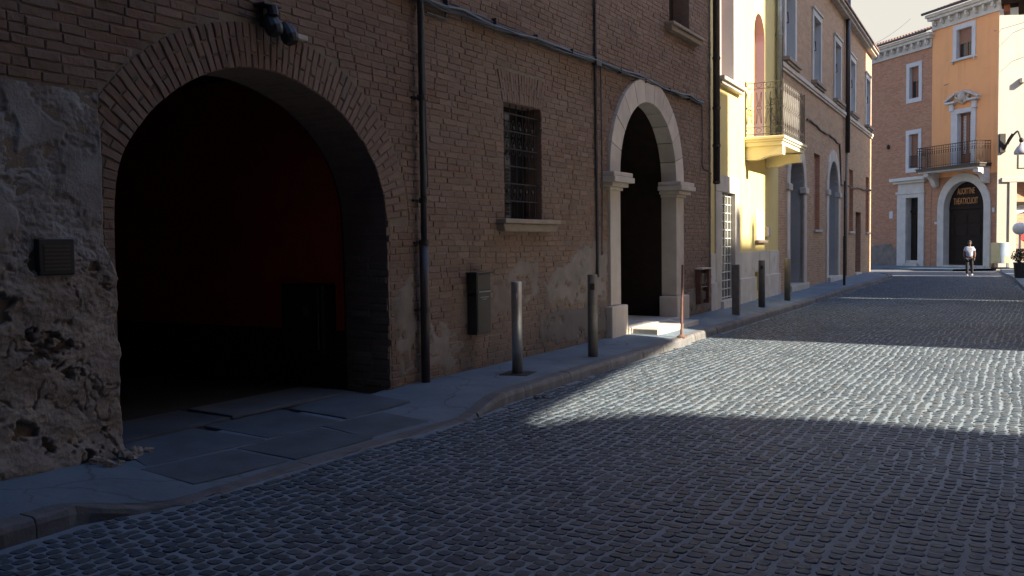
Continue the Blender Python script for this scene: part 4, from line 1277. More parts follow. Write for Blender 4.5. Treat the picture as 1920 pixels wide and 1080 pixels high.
# orange part: brick below, stucco above
portal3 = [(.86, .2), (3.80, .2), (3.80, 3.5)] + arc(2.33, 3.5, 1.47, 0, 180, 18)[1:-1] + [(.86, 3.5)]
ow = MB().prism(F3, [(0, -.1), (4.868, -.1), (4.868, 5.3), (0, 5.3)], -6, -.02, holes=[portal3], back=True, hole_side=False)
obj('lower_wall', ow, M['brick_red'], OH)
wop = [(1.86, 11.95), (2.98, 11.95), (2.98, 13.55), (1.86, 13.55)]
dop = [(1.82, 5.85), (2.82, 5.85), (2.82, 8.82), (1.82, 8.82)]
ou = MB().prism(F3, [(0, 5.302), (4.868, 5.302), (4.868, 14.0), (0, 14.0)], -6, 0, holes=[wop, dop], back=True, hole_side=False)
obj('upper_wall', ou, M['orange'], OH)
facade_window(F3, 1.86, 2.98, 11.95, 13.55, .27, OH, sill=True, shutter=.5)
bd = obj('balcony_door', MB().box(F3, 1.82, 2.82, 5.85, 8.84, -.30, -.26), M['glass'], OH)
fr = MB()
for a_, b_ in ((1.82, 1.96), (2.2, 2.44), (2.68, 2.82)): fr.box(F3, a_, b_, 5.86, 8.82, -.259, -.2)
fr.box(F3, 1.961, 2.679, 5.86, 6.5, -.258, -.205); fr.box(F3, 1.961, 2.679, 8.68, 8.82, -.258, -.205)
obj('door_frame', fr, M['brown_wood'], bd, bevel=.01)
cu = MB()
for a_, b_ in ((1.97, 2.19), (2.45, 2.67)):
    for i in range(26): cu.box(F3, a_, b_, 6.55 + i * .082, 6.61 + i * .082, -.257, -.235)
obj('blind', cu, M['white_paint'], bd)
obj('reveal', MB().prism(F3, dop, -.26, -.001, front=False, back=False), M['grey_blue_trim'], bd)
sr = MB(); sr.box(F3, 1.5, 1.819, 5.75, 8.82, -.01, .08); sr.box(F3, 2.821, 3.3, 5.75, 8.82, -.01, .08); sr.box(F3, 1.5, 3.3, 8.822, 9.08, -.01, .082)
sr.box(F3, 1.42, 1.72, 9.0, 9.42, -.01, .16); sr.box(F3, 3.08, 3.38, 9.0, 9.42, -.01, .16)
obj('door_surround', sr, M['grey_blue_trim'], bd, bevel=.012)
for q_ in (0, 1):
    X_ = lambda v: v if q_ == 0 else 4.8 - v
    pd = MB(); pd.box(F3, min(X_(1.2), X_(1.95)), max(X_(1.2), X_(1.95)), 9.422, 9.54, -.01, .3)
    pd.prism(F3, [(X_(1.2), 9.545), (X_(1.95), 9.9), (X_(1.95), 10.02), (X_(1.15), 9.62)], 0, .28)
    obj('pediment', pd, M['white_stone'], bd, bevel=.015)
cr = MB(); cr.blob(F3(2.4, 9.72, .12), (.26, .16, .34), 10, 8, .12, 3)
for q in range(5): cr.blob(F3(2.0 + q * .2, 9.42 + .07 * abs(q - 2), .1), (.12, .1, .12), 8, 6, .12, q)
for sg in (-1, 1):
    cr.tube([F3(2.4 + sg * (.12 + .4 * math.sin(q * .35)), 10.05 - q * .055, .14) for q in range(9)], .07, 6)
obj('carved_crest', cr, M['stone'], bd, smooth=True)
# balcony of the orange house
ob = MB(); ob.box(F3, .42, 5.05, 5.66, 5.78, -.01, .95); ob.box(F3, .38, 5.09, 5.782, 5.85, -.01, 1.0)
ob_o = obj('balcony', ob, M['pipe'], OH, bevel=.01)
obj('underside', MB().box(F3, .5, 4.97, 5.58, 5.658, -.01, .88), M['white_stone'], ob_o)
rb = MB()
def iron_rail(P, L, z0, z1, nb):
    for z_ in (z0 + .08, z1 - .16, z1): rb.tube([P(0, z_), P(L, z_)], .022 if z_ == z1 else .014, 5)
    for i in range(nb + 1):
        t_ = L * i / nb; rb.tube([P(t_, z0), P(t_, z1)], .013, 4)
        if i < nb:
            c = t_ + L / nb / 2
            rb.tube([P(c + L / nb * .38 * math.cos(q), z0 + .85 + .1 * math.sin(q)) for q in [k_ * math.pi / 4 for k_ in range(8)]], .010, 4, closed=True)
            rb.tube([P(c, z0 + .08), P(c, z0 + .72)], .009, 4)
iron_rail(lambda t_, z_: F3(.48 + t_, z_, .92), 4.51, 5.85, 7.05, 26)
iron_rail(lambda t_, z_: F3(.48, z_, t_), .92, 5.85, 7.05, 5)
iron_rail(lambda t_, z_: F3(4.99, z_, t_), .92, 5.85, 7.05, 5)
obj('railing', rb, M['iron'], ob_o)
prof3 = [(0, 4.75), (0, 5.575), (.8, 5.575), (.8, 5.36), (.6, 5.33), (.45, 5.22), (.34, 5.05), (.25, 4.85), (.14, 4.75)]
corbel(4.25, 4.6, prof3, M['white_stone'], ob_o, F3); corbel(.5, .88, prof3, M['white_stone'], ob_o, F3)
# the lettered arch
pt = obj('portal', MB().prism(F3, portal3, -.42, -.35), M['dark_wood'], OH)
obj('reveal', MB().prism(F3, portal3, -.35, -.021, front=False, back=False), M['white_stone'], pt)
ring = [(.40, .1), (.86, .1), (.86, 3.5)] + arc(2.33, 3.5, 1.47, 180, 0, 18)[::1][1:-1][::-1][::-1] + [(3.80, 3.5), (3.80, .1), (4.30, .1), (4.30, 3.5)] + arc(2.35, 3.5, 1.95, 0, 180, 18)[1:-1] + [(.40, 3.5)]
obj('arch_surround', MB().prism(F3, ring, -.03, .07), M['white_stone'], pt, bevel=.012)
dp = MB()
for s0, s1 in ((.98, 1.3), (1.42, 2.27), (2.39, 3.24), (3.36, 3.68)):
    for z0, z1 in ((.45, 1.0), (1.15, 1.75), (1.9, 2.5), (2.65, 3.15)): dp.box(F3, s0 + .04, s1 - .04, z0, z1, -.35, -.325)
dp.box(F3, .9, 3.76, 3.42, 3.55, -.35, -.29)
obj('door_panel', dp, M['dark_wood'], pt, bevel=.012)
def text3(body, s, z, size, squeeze):
    cu_ = bpy.data.curves.new('lettering', 'FONT'); cu_.body = body; cu_.size = size; cu_.extrude = .012; cu_.align_x = 'CENTER'; cu_.align_y = 'CENTER'
    tmp = bpy.data.objects.new('lettering', cu_); C.objects.link(tmp)
    bpy.context.view_layer.update()
    me_ = bpy.data.meshes.new_from_object(tmp.evaluated_get(bpy.context.evaluated_depsgraph_get()))
    bpy.data.objects.remove(tmp)
    me_.name = 'lettering'; me_.materials.clear(); me_.materials.append(M['gilt'])
    o_ = bpy.data.objects.new('lettering', me_); C.objects.link(o_); o_.parent = pt
    u_ = -F3.u; n_ = F3.n
    p_ = F3(s, z, -.30)
    m4 = Matrix(((u_.x * squeeze, 0, n_.x, p_.x), (u_.y * squeeze, 0, n_.y, p_.y), (0, 1, 0, p_.z), (0, 0, 0, 1)))
    o_.matrix_local = Matrix.Translation(-WL[pt.name]) @ m4
text3('AUOITTNE', 2.5, 4.42, .50, .52)
text3('THEATXCUOIT', 2.52, 3.86, .52, .50)
obj('step', MB().box(F3, .7, 3.95, .1, .22, -.35, .12), M['marble'], pt, bevel=.01)
cornice(F3, -.05, 4.86, 14.0, OH, .46, .5)
obj('roof_tiles', tiles(F3, -.1, 5.0, 14.82, .66, 2.6, .95, .26, .10), M['tile'], OH, kind='stuff')
obj('gutter', MB().tube([F3(-.15, 14.88, .62), F3(5.05, 14.88, .62)], .08, 8), M['pipe'], OH)
obj('wall_plate', MB().box(F3, .16, .3, 3.15, 3.4, -.03, .03), M['white_paint'], OH)
obj('wall_plate', MB().box(F3, 4.36, 4.55, 2.6, 2.74, -.03, .03), M['grey_blue_trim'], OH)

# ------------------------------------------------------------------ cream house on the right
CH = thing('cream_house', F4(3, 0, 0), 'sunlit cream house with a shop window at the right edge', 'house')
def F4v(s, z, d=0): return F4(s, z, d)
shop = [(1.02, .5), (4.0, .5), (4.0, 4.75), (1.02, 4.75)]
cw = MB().prism(F4, [(.0, -.1), (9, -.1), (9, 14.3), (.0, 14.3)], -6, 0, holes=[shop], back=True, hole_side=False)
obj('wall', cw, M['cream'], CH)
sp = obj('shop_window', MB().box(F4, 1.0, 4.02, .5, 4.77, -.9, -.85), M['soot'], CH)
obj('reveal', MB().prism(F4, shop, -.85, -.001, front=False, back=False), M['grey_render'], sp)
obj('shop_front', MB().box(F4, 1.02, 1.16, .5, 4.75, -.3, -.2).box(F4, 1.16, 4.0, 3.5, 3.7, -.3, -.2).box(F4, 1.16, 4.0, 1.0, 1.16, -.3, -.2), M['dark_wood'], sp, bevel=.01)
obj('display_cloth', MB().prism(F4, [(1.2, 1.6), (1.9, 1.6), (1.9, 2.3), (1.6, 2.5), (1.2, 2.3)], -.6, -.5), M['red_cloth'], sp)
obj('awning', MB().prism(F4, [(1.1, 3.0), (1.2, 3.0), (2.6, 3.45), (2.6, 3.5), (1.1, 3.5)], -.5, -.4), M['white_paint'], sp)
pb = MB(); pb.box(F4, .62, 1.02, .1, 4.75, 0, .07); pb.box(F4, .2, 3.5, 4.752, 5.0, 0, .09); pb.box(F4, 1.1, 3.5, 5.5, 6.7, 0, .05)
obj('stone_trim', pb, M['cream'], CH, bevel=.02)
obj('low_plinth', MB().box(F4, .05, .615, .1, 1.5, 0, .06), M['grey_render'], CH, bevel=.015)
obj('eave', MB().box(F4, -.1, 9, 14.302, 14.5, -.5, .5), M['white_stone'], CH)
obj('cabinet', MB().box(F4, 1.1, 1.35, 10.05, 10.3, 0, .3), M['cream'], CH)
# wrought bracket lamp on the cream wall
WLp = thing('wall_lamp', F4(.3, 7.0, 0), 'dark wrought iron bracket lamp with grey shade on the cream wall', 'lamp')
bk = MB(); bk.box(F4, .06, .36, 6.35, 7.35, .002, .12)
bk.tube([F4(.33 + .075 * q, 6.75 + .68 * math.sin(min(q, 5) * .31) - .35 * max(0, q - 4.2) ** 1.3, .35 + .1 * q) for q in [k_ * .5 for k_ in range(13)]], .055, 6)
bk.tube([F4(.3, 6.5, .1), F4(.42, 7.0, .3), F4(.55, 7.3, .45)], .06, 6)
obj('bracket', bk, M['iron'], WLp)
e_ = F4(.76, 6.90, .92)
ls = MB(); ls.lathe(e_ + Vector((0, 0, -.75)), [(.34, 0), (.36, .08), (.33, .2), (.22, .38), (.11, .5), (.07, .62)], 16)
obj('lamp_shade', ls, M['lamp_grey'], WLp, smooth=True)  # grey bell stands in for the lantern's shadow on the wall
obj('finial', MB().blob(e_ + Vector((0, 0, .0)), (.12, .12, .14), 8, 6, 0), M['iron'], WLp, smooth=True)

# ------------------------------------------------------------------ things along the street
def pav_z(x, y):
    xk = kerb_x(y) - KW; xw = wall_x(y) - .08
    f = max(0, min(1, (x - xk) / (xw - xk)))
    return kerb_z(y) + (wall_z(y) - kerb_z(y)) * f ** .8
def bollard(x, y, r, h, mat, label, n=24, lean=0, hole=False, plate=False, square=False):
    z = pav_z(x, y) - .01
    t = thing('bollard', (x, y, z), label, 'bollard', 'bollards along the left-hand pavement')
    c = Vector((x, y, z))
    if square:
        b = MB().box(Frame((x, y, z), 8), -r, r, 0, h, -r, r); obj('post', b, mat, t, bevel=.012)
    else:
        b = MB().lathe(c, [(r, 0), (r, h - .012), (r - .006, h - .003), (r - .014, h)], n); o_ = obj('post', b, mat, t)
        o_.data.polygons.foreach_set('use_smooth', [len(p.vertices) == 4 and abs(p.normal.z) < .5 for p in o_.data.polygons])
    fd = Vector((-x, -y, 0)).normalized()
    if plate:
        obj('base_plate', MB().box(Frame((x, y, z), 10), -.19, .19, -.01, .016, -.17, .19), M['iron'], t, bevel=.004)
        obj('slot', MB().tube([c + fd * (r - .004) + Vector((0, 0, h - .20)), c + fd * (r + .003) + Vector((0, 0, h - .14))], .008, 6), M['white_paint'], t)
    if hole:
        a = c + fd * (r - .004) + Vector((0, 0, h - .18))
        obj('socket', MB().box(Frame(a, math.degrees(math.atan2(fd.y, fd.x))), -.03, .03, -.03, .06, -.02, .012), M['iron'], t, bevel=.01)
    return t
bollard(-5.52, 9.49, .064, 1.13, M['steel'], 'polished steel bollard set in a dark base plate, nearest to the carriage arch', plate=True)
bollard(-5.41, 11.4, .069, 1.15, M['corten'], 'dull weathered round bollard with a dark socket, just before the stone portal', hole=True)
bollard(-5.62, 18.89, .076, 1.07, M['greybrown'], 'dark grey square bollard in front of the lattice door of the yellow house', square=True)
bollard(-5.71, 21.24, .075, 1.11, M['greybrown'], 'grey brown round bollard with dark cap mark in front of the marble base', hole=True)
bollard(-5.77, 23.94, .078, 1.10, M['olive'], 'olive grey galvanised bollard at the far end of the yellow house', n=20)
# rusty rod on the broken kerb corner
rx, ry = -5.17, 14.3; rz = kerb_z(ry)
rod = thing('iron_post', (rx, ry, rz), 'thin rusty iron post on a round foot at the kerb before the portal', 'post')
obj('shaft', MB().tube([(rx, ry, rz), (rx + .01, ry, rz + .5), (rx + .015, ry + .02, rz + 1.2)], [.024, .020, .018], 8), M['rust'], rod)
obj('foot', MB().lathe((rx, ry, rz - .002), [(.075, 0), (.075, .02), (.05, .035), (.028, .05)], 14), M['rust'], rod)
px_, py_ = -5.98, 32.85; pz_ = pav_z(px_, py_)
pole = thing('iron_pole', (px_, py_, pz_), 'slim dark pole standing on the pavement before the second stone arch', 'pole')
obj('shaft', MB().tube([(px_, py_, pz_), (px_, py_, pz_ + 1.7)], .045, 8), M['iron'], pole)
obj('upper_shaft', MB().tube([(px_, py_, pz_ + 1.7), (px_, py_, pz_ + 3.6)], .025, 8), M['iron'], pole)

# letter box
ml = thing('letter_box', FW(9.58, .57, .02), 'tall brown metal letter box hung on the brick wall', 'letter box')
obj('body', MB().box(FW, 9.42, 9.75, .57, 1.33, .012, .15), M['black_box'], ml, bevel=.006)
obj('front_panel', MB().box(FW, 9.435, 9.735, .60, 1.09, .15, .158).box(FW, 9.435, 9.735, 1.13, 1.315, .15, .158), M['box_front'], ml, bevel=.003)
obj('lid', MB().prism(FX, [(9.39, 1.332), (9.78, 1.332), (9.78, 1.352), (9.39, 1.352)], -6.19, -6.025), M['pipe_blue'], ml, bevel=.005)
obj('slot', MB().box(FW, 9.45, 9.72, 1.098, 1.112, .15, .168), M['zinc'], ml)
obj('notice', MB().box(FW, 9.49, 9.69, 1.03, 1.04, .158, .160).box(FW, 9.54, 9.64, 1.005, 1.014, .158, .160), M['zinc'], ml)
obj('sticker', MB().box(Frame((-6.2, 9.42, 0), 90), -.11, -.035, 1.05, 1.09, .0, .003), M['zinc'], ml)
# open meter box beyond the portal
mx = thing('meter_box', FW(18.2, .42, .02), 'rusty open meter box with a stone lid beside the stone portal', 'meter box')
obj('case', MB().box(FW, 17.98, 18.02, .42, 1.13, .0, .12).box(FW, 18.44, 18.52, .42, 1.13, .0, .14).box(FW, 18.02, 18.44, .42, 1.13, .0, .03), M['rust'], mx, bevel=.004)
obj('lid', MB().box(FW, 17.94, 18.56, 1.132, 1.165, .0, .17), M['stone'], mx, bevel=.006)
obj('shelf', MB().box(FW, 18.02, 18.44, .76, .78, .03, .11), M['zinc'], mx)
obj('meter', MB().box(FW, 18.1, 18.36, .82, 1.05, .03, .10).box(FW, 18.1, 18.36, .5, .68, .03, .10), M['black_box'], mx, bevel=.01)
obj('gas_pipe', MB().tube([FW(18.3, .78, .09), FW(18.34, .9, .11), FW(18.3, 1.05, .11)], .012, 6), M['zinc'], mx)
# vent plaque on the pier
vp = thing('wall_plaque', FW(3.97, 1.5, .06), 'small dark slatted plaque fixed on the eroded pier', 'plaque')
obj('frame', MB().box(FW, 3.84, 4.115, 1.505, 1.765, .0, .062), M['soot_metal'], vp, bevel=.008)
sl_ = MB()
for i in range(7): sl_.box(FW, 3.875, 4.075, 1.54 + i * .028, 1.552 + i * .028, .062, .068)
obj('slat', sl_, M['black_box'], vp)
# spotlights on the crown of the arch
sp_ = thing('spotlight', FW(6.1, 3.7, .1), 'pair of dark spotlights on one bracket at the crown of the carriage arch', 'spotlight')
obj('bracket', MB().box(FW, 5.98, 6.20, 3.87, 3.89, .0, .15).box(FW, 6.06, 6.12, 3.70, 3.86, .0, .05).tube([FW(5.8, 3.77, .02), FW(6.05, 3.75, .03)], .008, 5).tube([FW(6.1, 3.87, .12), FW(6.1, 3.78, .14)], .05, 8), M['pipe_blue'], sp_, bevel=.004)
for s_, z_ in ((6.1, 3.7), (6.30, 3.66)):
    a_ = FW(s_, z_ + .11, .07); b_ = FW(s_ + .02, z_ - .08, .15)
    obj('lamp_head', MB().tube([a_, a_.lerp(b_, .15), a_.lerp(b_, .4), a_.lerp(b_, .7), a_.lerp(b_, .9), b_], [.03, .055, .078, .085, .075, .055], 12), M['black_box'], sp_, smooth=False)
    obj('lens', MB().tube([a_.lerp(b_, .98), a_.lerp(b_, 1.01)], .05, 12), M['soot_metal'], sp_)
obj('stone_stub', MB().box(FW, 6.43, 6.62, 3.66, 3.71, .0, .07), M['stone'], NB, bevel=.01)

# pipes
dp1 = thing('downpipe', FW(8.42, .08, .09), 'slim slate grey downpipe on the brick wall right of the carriage arch', 'downpipe')
obj('pipe', MB().tube([FW(8.43, 1.75, .085), FW(8.43, 11.0, .085)], .036, 12), M['pipe_blue'], dp1, smooth=True)
obj('cast_iron_foot', MB().tube([FW(8.42, .06, .085), FW(8.42, 1.70, .085)], .052, 12), M['pipe'], dp1, smooth=True)
for z_, r_ in ((1.72, .062), (.95, .06), (3.36, .055), (2.2, .05), (5.0, .055)):
    obj('collar', MB().tube([FW(8.43, z_ - .03, .085), FW(8.43, z_ + .03, .085)], r_, 12).box(FW, 8.33, 8.43, z_ - .012, z_ + .012, .0, .03), M['pipe'], dp1)
dp2 = thing('downpipe', FW(19.0, 2.94, .1), 'dark brown downpipe at the joint between brick and yellow houses', 'downpipe')
obj('pipe', MB().tube([FW(19.06, 2.96, .11), FW(19.06, 11.2, .11)], .075, 14), M['pipe'], dp2, smooth=True)
obj('foot', MB().lathe(FW(19.06, 2.93, .11), [(.05, 0), (.08, .02), (.08, .07)], 14), M['pipe'], dp2)
for z_ in (4.55, 5.6, 3.75, 7.0): obj('collar', MB().tube([FW(19.06, z_ - .03, .11), FW(19.06, z_ + .03, .11)], .088, 14).tube([FW(19.06, z_, .11), FW(19.3, z_ + .02, .06)], .02, 6), M['pipe'], dp2)
dp3 = thing('downpipe', F2(6.0, 4.3, .1), 'grey zinc downpipe at the far edge of the yellow house behind the balcony', 'downpipe')
obj('pipe', MB().tube([F2(6.02, 4.26, .11), F2(6.02, 11.3, .11)], .085, 14), M['zinc'], dp3, smooth=True)
for z_ in (5.9, 7.4, 9.0): obj('collar', MB().tube([F2(6.02, z_ - .03, .11), F2(6.02, z_ + .03, .11)], .1, 14), M['zinc'], dp3)
dp5 = thing('downpipe', F2(6.37, 5, .1), 'thin dark downpipe beside the zinc one at the corner of the long brick house', 'downpipe')
obj('pipe', MB().tube([F2(6.36, 5.4, .09), F2(6.36, 11, .09)], .06, 12), M['pipe_blue'], dp5, smooth=True)
dp4 = thing('downpipe', F2(18.6, 5.2, .1), 'thick dark downpipe on the front of the long brick house', 'downpipe')
obj('pipe', MB().tube([F2(18.62, 5.2, .13), F2(18.62, 12.0, .13)], .095, 14), M['pipe'], dp4, smooth=True)
obj('lower_pipe', MB().tube([F2(18.62, 5.25, .10), F2(18.62, 3.6, .08), F2(18.62, .3, .08)], .05, 10), M['sill'], dp4, smooth=True)
for z_ in (3.1, 3.55): obj('collar', MB().tube([F2(18.62, z_ - .05, .08), F2(18.62, z_ + .05, .08)], .085, 10), M['zinc'], dp4)

# cables
def cable(name, pts, r, mat, label, n=1, jit=.0, sag=.0, seed=1, cat='cable', clips=0, F=FW):
    rnd = random.Random(seed)
    mb = MB()
    for k in range(n):
        P1 = []
        ph = rnd.uniform(0, 6)
        for (a, b) in zip(pts[:-1], pts[1:]):
            for q in range(10):
                f = q / 10; s_ = a[0] + (b[0] - a[0]) * f; z_ = a[1] + (b[1] - a[1]) * f - sag * 4 * f * (1 - f)
                P1.append(F(s_ + (jit * .6 * math.sin(z_ * 3 + ph) if abs(b[0] - a[0]) < .3 else 0), z_ + jit * math.sin(s_ * (1.7 + .5 * k) + ph) + jit * .6 * math.sin(s_ * 5.1 + ph * 2), .03 + .018 * (k % 3)))
        P1.append(F(pts[-1][0], pts[-1][1], .03 + .018 * (k % 3)))
        mb.tube(P1, r * rnd.uniform(.75, 1.2), 6)
    o_ = obj(name, mb, mat, None, loc=F(pts[0][0], pts[0][1], .03), label=label, cat=cat)
    return o_
cb = thing('cable_bundle', FW(8.5, 4.5, .03), 'thick bundle of black and grey cables running along the brick wall above the portal', 'cable bundle')
seg = [(4.2, 4.50), (6.4, 4.53), (8.53, 4.50), (9.3, 4.52), (11.2, 4.54), (13.16, 4.585), (15.08, 4.605), (16.67, 4.575), (17.5, 4.60), (18.35, 4.585)]
def strand(pts, r, seed, jit, dz=0, d0=.03):
    rnd = random.Random(seed); ph = rnd.uniform(0, 6); P1 = []
    for a, b in zip(pts[:-1], pts[1:]):
        for q in range(8):
            f = q / 8; s_ = a[0] + (b[0] - a[0]) * f
            P1.append(FW(s_, a[1] + (b[1] - a[1]) * f + dz + jit * math.sin(s_ * 2.3 + ph) + jit * .5 * math.sin(s_ * 7 + 2 * ph) - .02 * 4 * f * (1 - f), d0 + .01 * math.sin(s_ * 3 + ph)))
    P1.append(FW(pts[-1][0], pts[-1][1] + dz, d0))
    return MB().tube(P1, r, 7)
for i, (r_, dz, d0, mt) in enumerate(((.020, .015, .035, 'cable'), (.016, -.015, .04, 'cable_grey'), (.013, .0, .07, 'cable_grey'), (.012, -.04, .035, 'cable'), (.010, .04, .03, 'cable_grey'), (.011, -.03, .07, 'cable'))):
    obj('cable', strand(seg, r_, 20 + i, .012, dz, d0), M[mt], cb, smooth=True)
for s_ in (9.0, 10.1, 11.2, 12.3, 13.2, 14.1, 15.2, 16.4, 17.5):
    obj('clip', MB().box(FW, s_ - .012, s_ + .006, 4.52, 4.60, .01, .08), M['cable'], cb)
obj('junction_box', MB().box(FW, 13.1, 13.3, 4.49, 4.62, .012, .09), M['cable'], cb, bevel=.01)
cable('cable', [(13.17, 9.0), (13.17, 4.6), (13.19, 2.8), (13.21, 1.15)], .022, M['cable'], 'straight black conduit dropping down the brick wall left of the portal', jit=.003)
cable('cable', [(13.36, 4.55), (13.40, 3.2), (13.37, 1.5)], .010, M['cable'], 'thin loose cable hanging beside the black conduit left of the portal', jit=.012)
cable('cable', [(8.56, 4.45), (8.58, 3.2), (8.60, 2.36)], .009, M['cable_grey'], 'thin grey wire beside the slate downpipe, ending at a small hook', jit=.004)
cable('cable', [(8.62, 4.36), (9.0, 4.37), (9.02, 4.45)], .012, M['cable'], 'short cable stub hooked under the cable bundle near the downpipe', jit=.006)
cable('cable', [(18.33, 4.56), (18.36, 3.9), (18.34, 3.3), (18.42, 3.22), (18.95, 3.16)], .010, M['cable'], 'thin cable running down beside the brown downpipe', jit=.004)
cable('cable', [(18.86, 8.5), (18.86, 4.6), (18.84, .6)], .014, M['cable_grey'], 'pale grey conduit beside the brown downpipe', jit=.003)
cable('cable', [(10.6, 5.62), (14.6, 5.52), (17.3, 5.45), (17.5, 4.65), (17.6, 3.9), (22, 3.95), (27.1, 4.1)], .03, M['cable'], 'dark cable draped across the front of the long brick house', jit=.03, F=F2)
# overhead wires
def wire(a, b, sag, label):
    a, b = Vector(a), Vector(b); P1 = []
    for i in range(17):
        f = i / 16; p = a.lerp(b, f); p.z -= sag * 4 * f * (1 - f); P1.append(p)
    obj('overhead_wire', MB().tube(P1, .012, 5), M['cable'], None, loc=a, label=label, cat='wire')
wire(F2(26.8, 10.9, -.2), F3(6, 14.9, .6), .15, 'overhead wire from the long brick house to the corner house eave')
wire(F3(3.9, 10.6, .05), (8, 50, 13.5), .2, 'overhead wire crossing in front of the orange house')
wire(F3(2.0, 12.2, .05), (8, 52, 15.8), .2, 'upper overhead wire reaching the right side of the street')
wire(F3(.3, 12.9, .05), (8, 53, 15), .2, 'overhead wire fixed at the corner of the orange house')

# sign board, planter and lamp at the far right
g0 = Vector((-1.98, 54.9, .11))
sb = thing('sign_board', g0, 'pale yellow board with a light blue panel standing by the orange house corner', 'sign board')
FS = Frame((-2.5, 54.9, .11), -60)
obj('board', MB().box(FS, .0, .98, .28, 1.38, -.03, .03), M['sign_yellow'], sb, bevel=.01)
obj('panel', MB().box(FS, .46, .94, .66, 1.36, .031, .036).box(FS, .5, .72, .3, .65, .031, .036), M['sign_blue'], sb)
for s_ in (.12, .86): obj('leg', MB().tube([FS(s_, 0, 0), FS(s_, .28, 0)], .03, 6), M['iron'], sb)
obj('base', MB().box(FS, .1, .9, 0, .06, -.2, .2), M['iron'], sb, bevel=.01)
pt_ = Vector((-.86, 41.6, .12))
pot = thing('planter', pt_, 'tall black planter with a small dark bush on the right-hand kerb', 'planter')
obj('pot', MB().lathe(pt_, [(.17, 0), (.19, .05), (.235, .55), (.25, .58), (.25, .62), (.20, .62), (.19, .5)], 14), M['black_box'], pot)
lv = MB(); rnd = random.Random(3)
for i in range(420):
    th = rnd.uniform(0, 6.28); rr = .36 * rnd.random() ** .4; ph = rnd.uniform(-1, 1)
    c = pt_ + Vector((rr * math.cos(th) * math.sqrt(1 - ph * ph), rr * math.sin(th) * math.sqrt(1 - ph * ph), .86 + .30 * ph * rnd.random() ** .4))
    a_ = Vector((rnd.uniform(-1, 1), rnd.uniform(-1, 1), rnd.uniform(-.4, 1))).normalized() * .05; b_ = a_.cross(Vector((rnd.uniform(-1, 1), rnd.uniform(-1, 1), rnd.uniform(-1, 1)))).normalized() * .022
    lv.add([c - a_, c + b_, c + a_, c - b_], [(0, 1, 2, 3)])
obj('foliage', lv, M['leaf'], pot, fix=False)
obj('stem', MB().tube([pt_ + Vector((0, 0, .5)), pt_ + Vector((.02, 0, .9))], .02, 6), M['brown_wood'], pot)
gl = Vector((-1.05, 49.6, .12))
gp = thing('globe_lamp', gl, 'white globe lamp on a white post before the shop window', 'lamp')
obj('post', MB().lathe(gl, [(.11, 0), (.11, .12), (.06, .2), (.05, 1.75)], 12), M['white_paint'], gp)
obj('globe', MB().blob(gl + Vector((0, 0, 2.05)), (.32, .32, .30), 16, 12, 0), M['white_paint'], gp, smooth=True)
# litter by the kerb
for i, (x_, y_) in enumerate(((-4.78, 8.62), (-4.72, 8.72))):
    obj('crumpled_litter', MB().blob((x_, y_, .015), (.035 + .012 * i, .05, .02), 7, 5, .3, 40 + i), M['pipe_blue'] if i else M['cable'], None, loc=(x_, y_, 0),
        label=('black crumpled scrap lying against the kerb near the polished steel bollard', 'small bluish crumpled scrap beside the black one at the kerb')[i], cat='litter')
lv = MB(); rnd = random.Random(9)
def dead_leaf(x_, y_, z_):
    a_ = Vector((rnd.uniform(-1, 1), rnd.uniform(-1, 1), rnd.uniform(-.1, .3))).normalized() * rnd.uniform(.014, .03); b_ = Vector((-a_.y, a_.x, rnd.uniform(-.01, .012))) * .5
    c = Vector((x_, y_, z_)); lv.add([c - a_, c + b_, c + a_, c - b_], [(0, 1, 2, 3)])
for i in range(40):
    y_ = rnd.uniform(12.8, 14.8) if i < 14 else rnd.uniform(3, 24); dead_leaf(kerb_x(y_) + abs(rnd.gauss(.04, .05)), y_, .012)
for i in range(26):
    dead_leaf(rnd.uniform(-4.6, .6), rnd.uniform(4, 14), .014)
obj('dead_leaves', lv, M['dry_leaf'], None, kind='stuff', label='scattered dead leaves on the cobbles and along the kerb', fix=False)

# ------------------------------------------------------------------ the walker
def skin_chain(name, joints, edges, mat, parent, sub=2, loc=None):
    me_ = bpy.data.meshes.new(name)
    me_.from_pydata([j[0] for j in joints], edges, [])
    o_ = bpy.data.objects.new(name, me_); C.objects.link(o_)
    sk = o_.modifiers.new('skin', 'SKIN')
    for v_, j in zip(me_.skin_vertices[0].data, joints):
        v_.radius = j[1] if isinstance(j[1], tuple) else (j[1], j[1])
    me_.skin_vertices[0].data[0].use_root = True
    sk.use_smooth_shade = True
    sb_ = o_.modifiers.new('subd', 'SUBSURF'); sb_.levels = sub; sb_.render_levels = sub
    me_.materials.append(mat)
    if parent: o_.parent = parent
    return o_
PP = Vector((-3.0, 46.6, 0))
per = thing('person', PP, 'person in a white patterned T-shirt and black trousers walking down the street', 'person')
per.rotation_euler = (0, 0, R(4))         # faces the camera (local -Y)
k_ = 1.60 / 1.75
def J(x, y, z): return (x * k_, y * k_, z * k_)
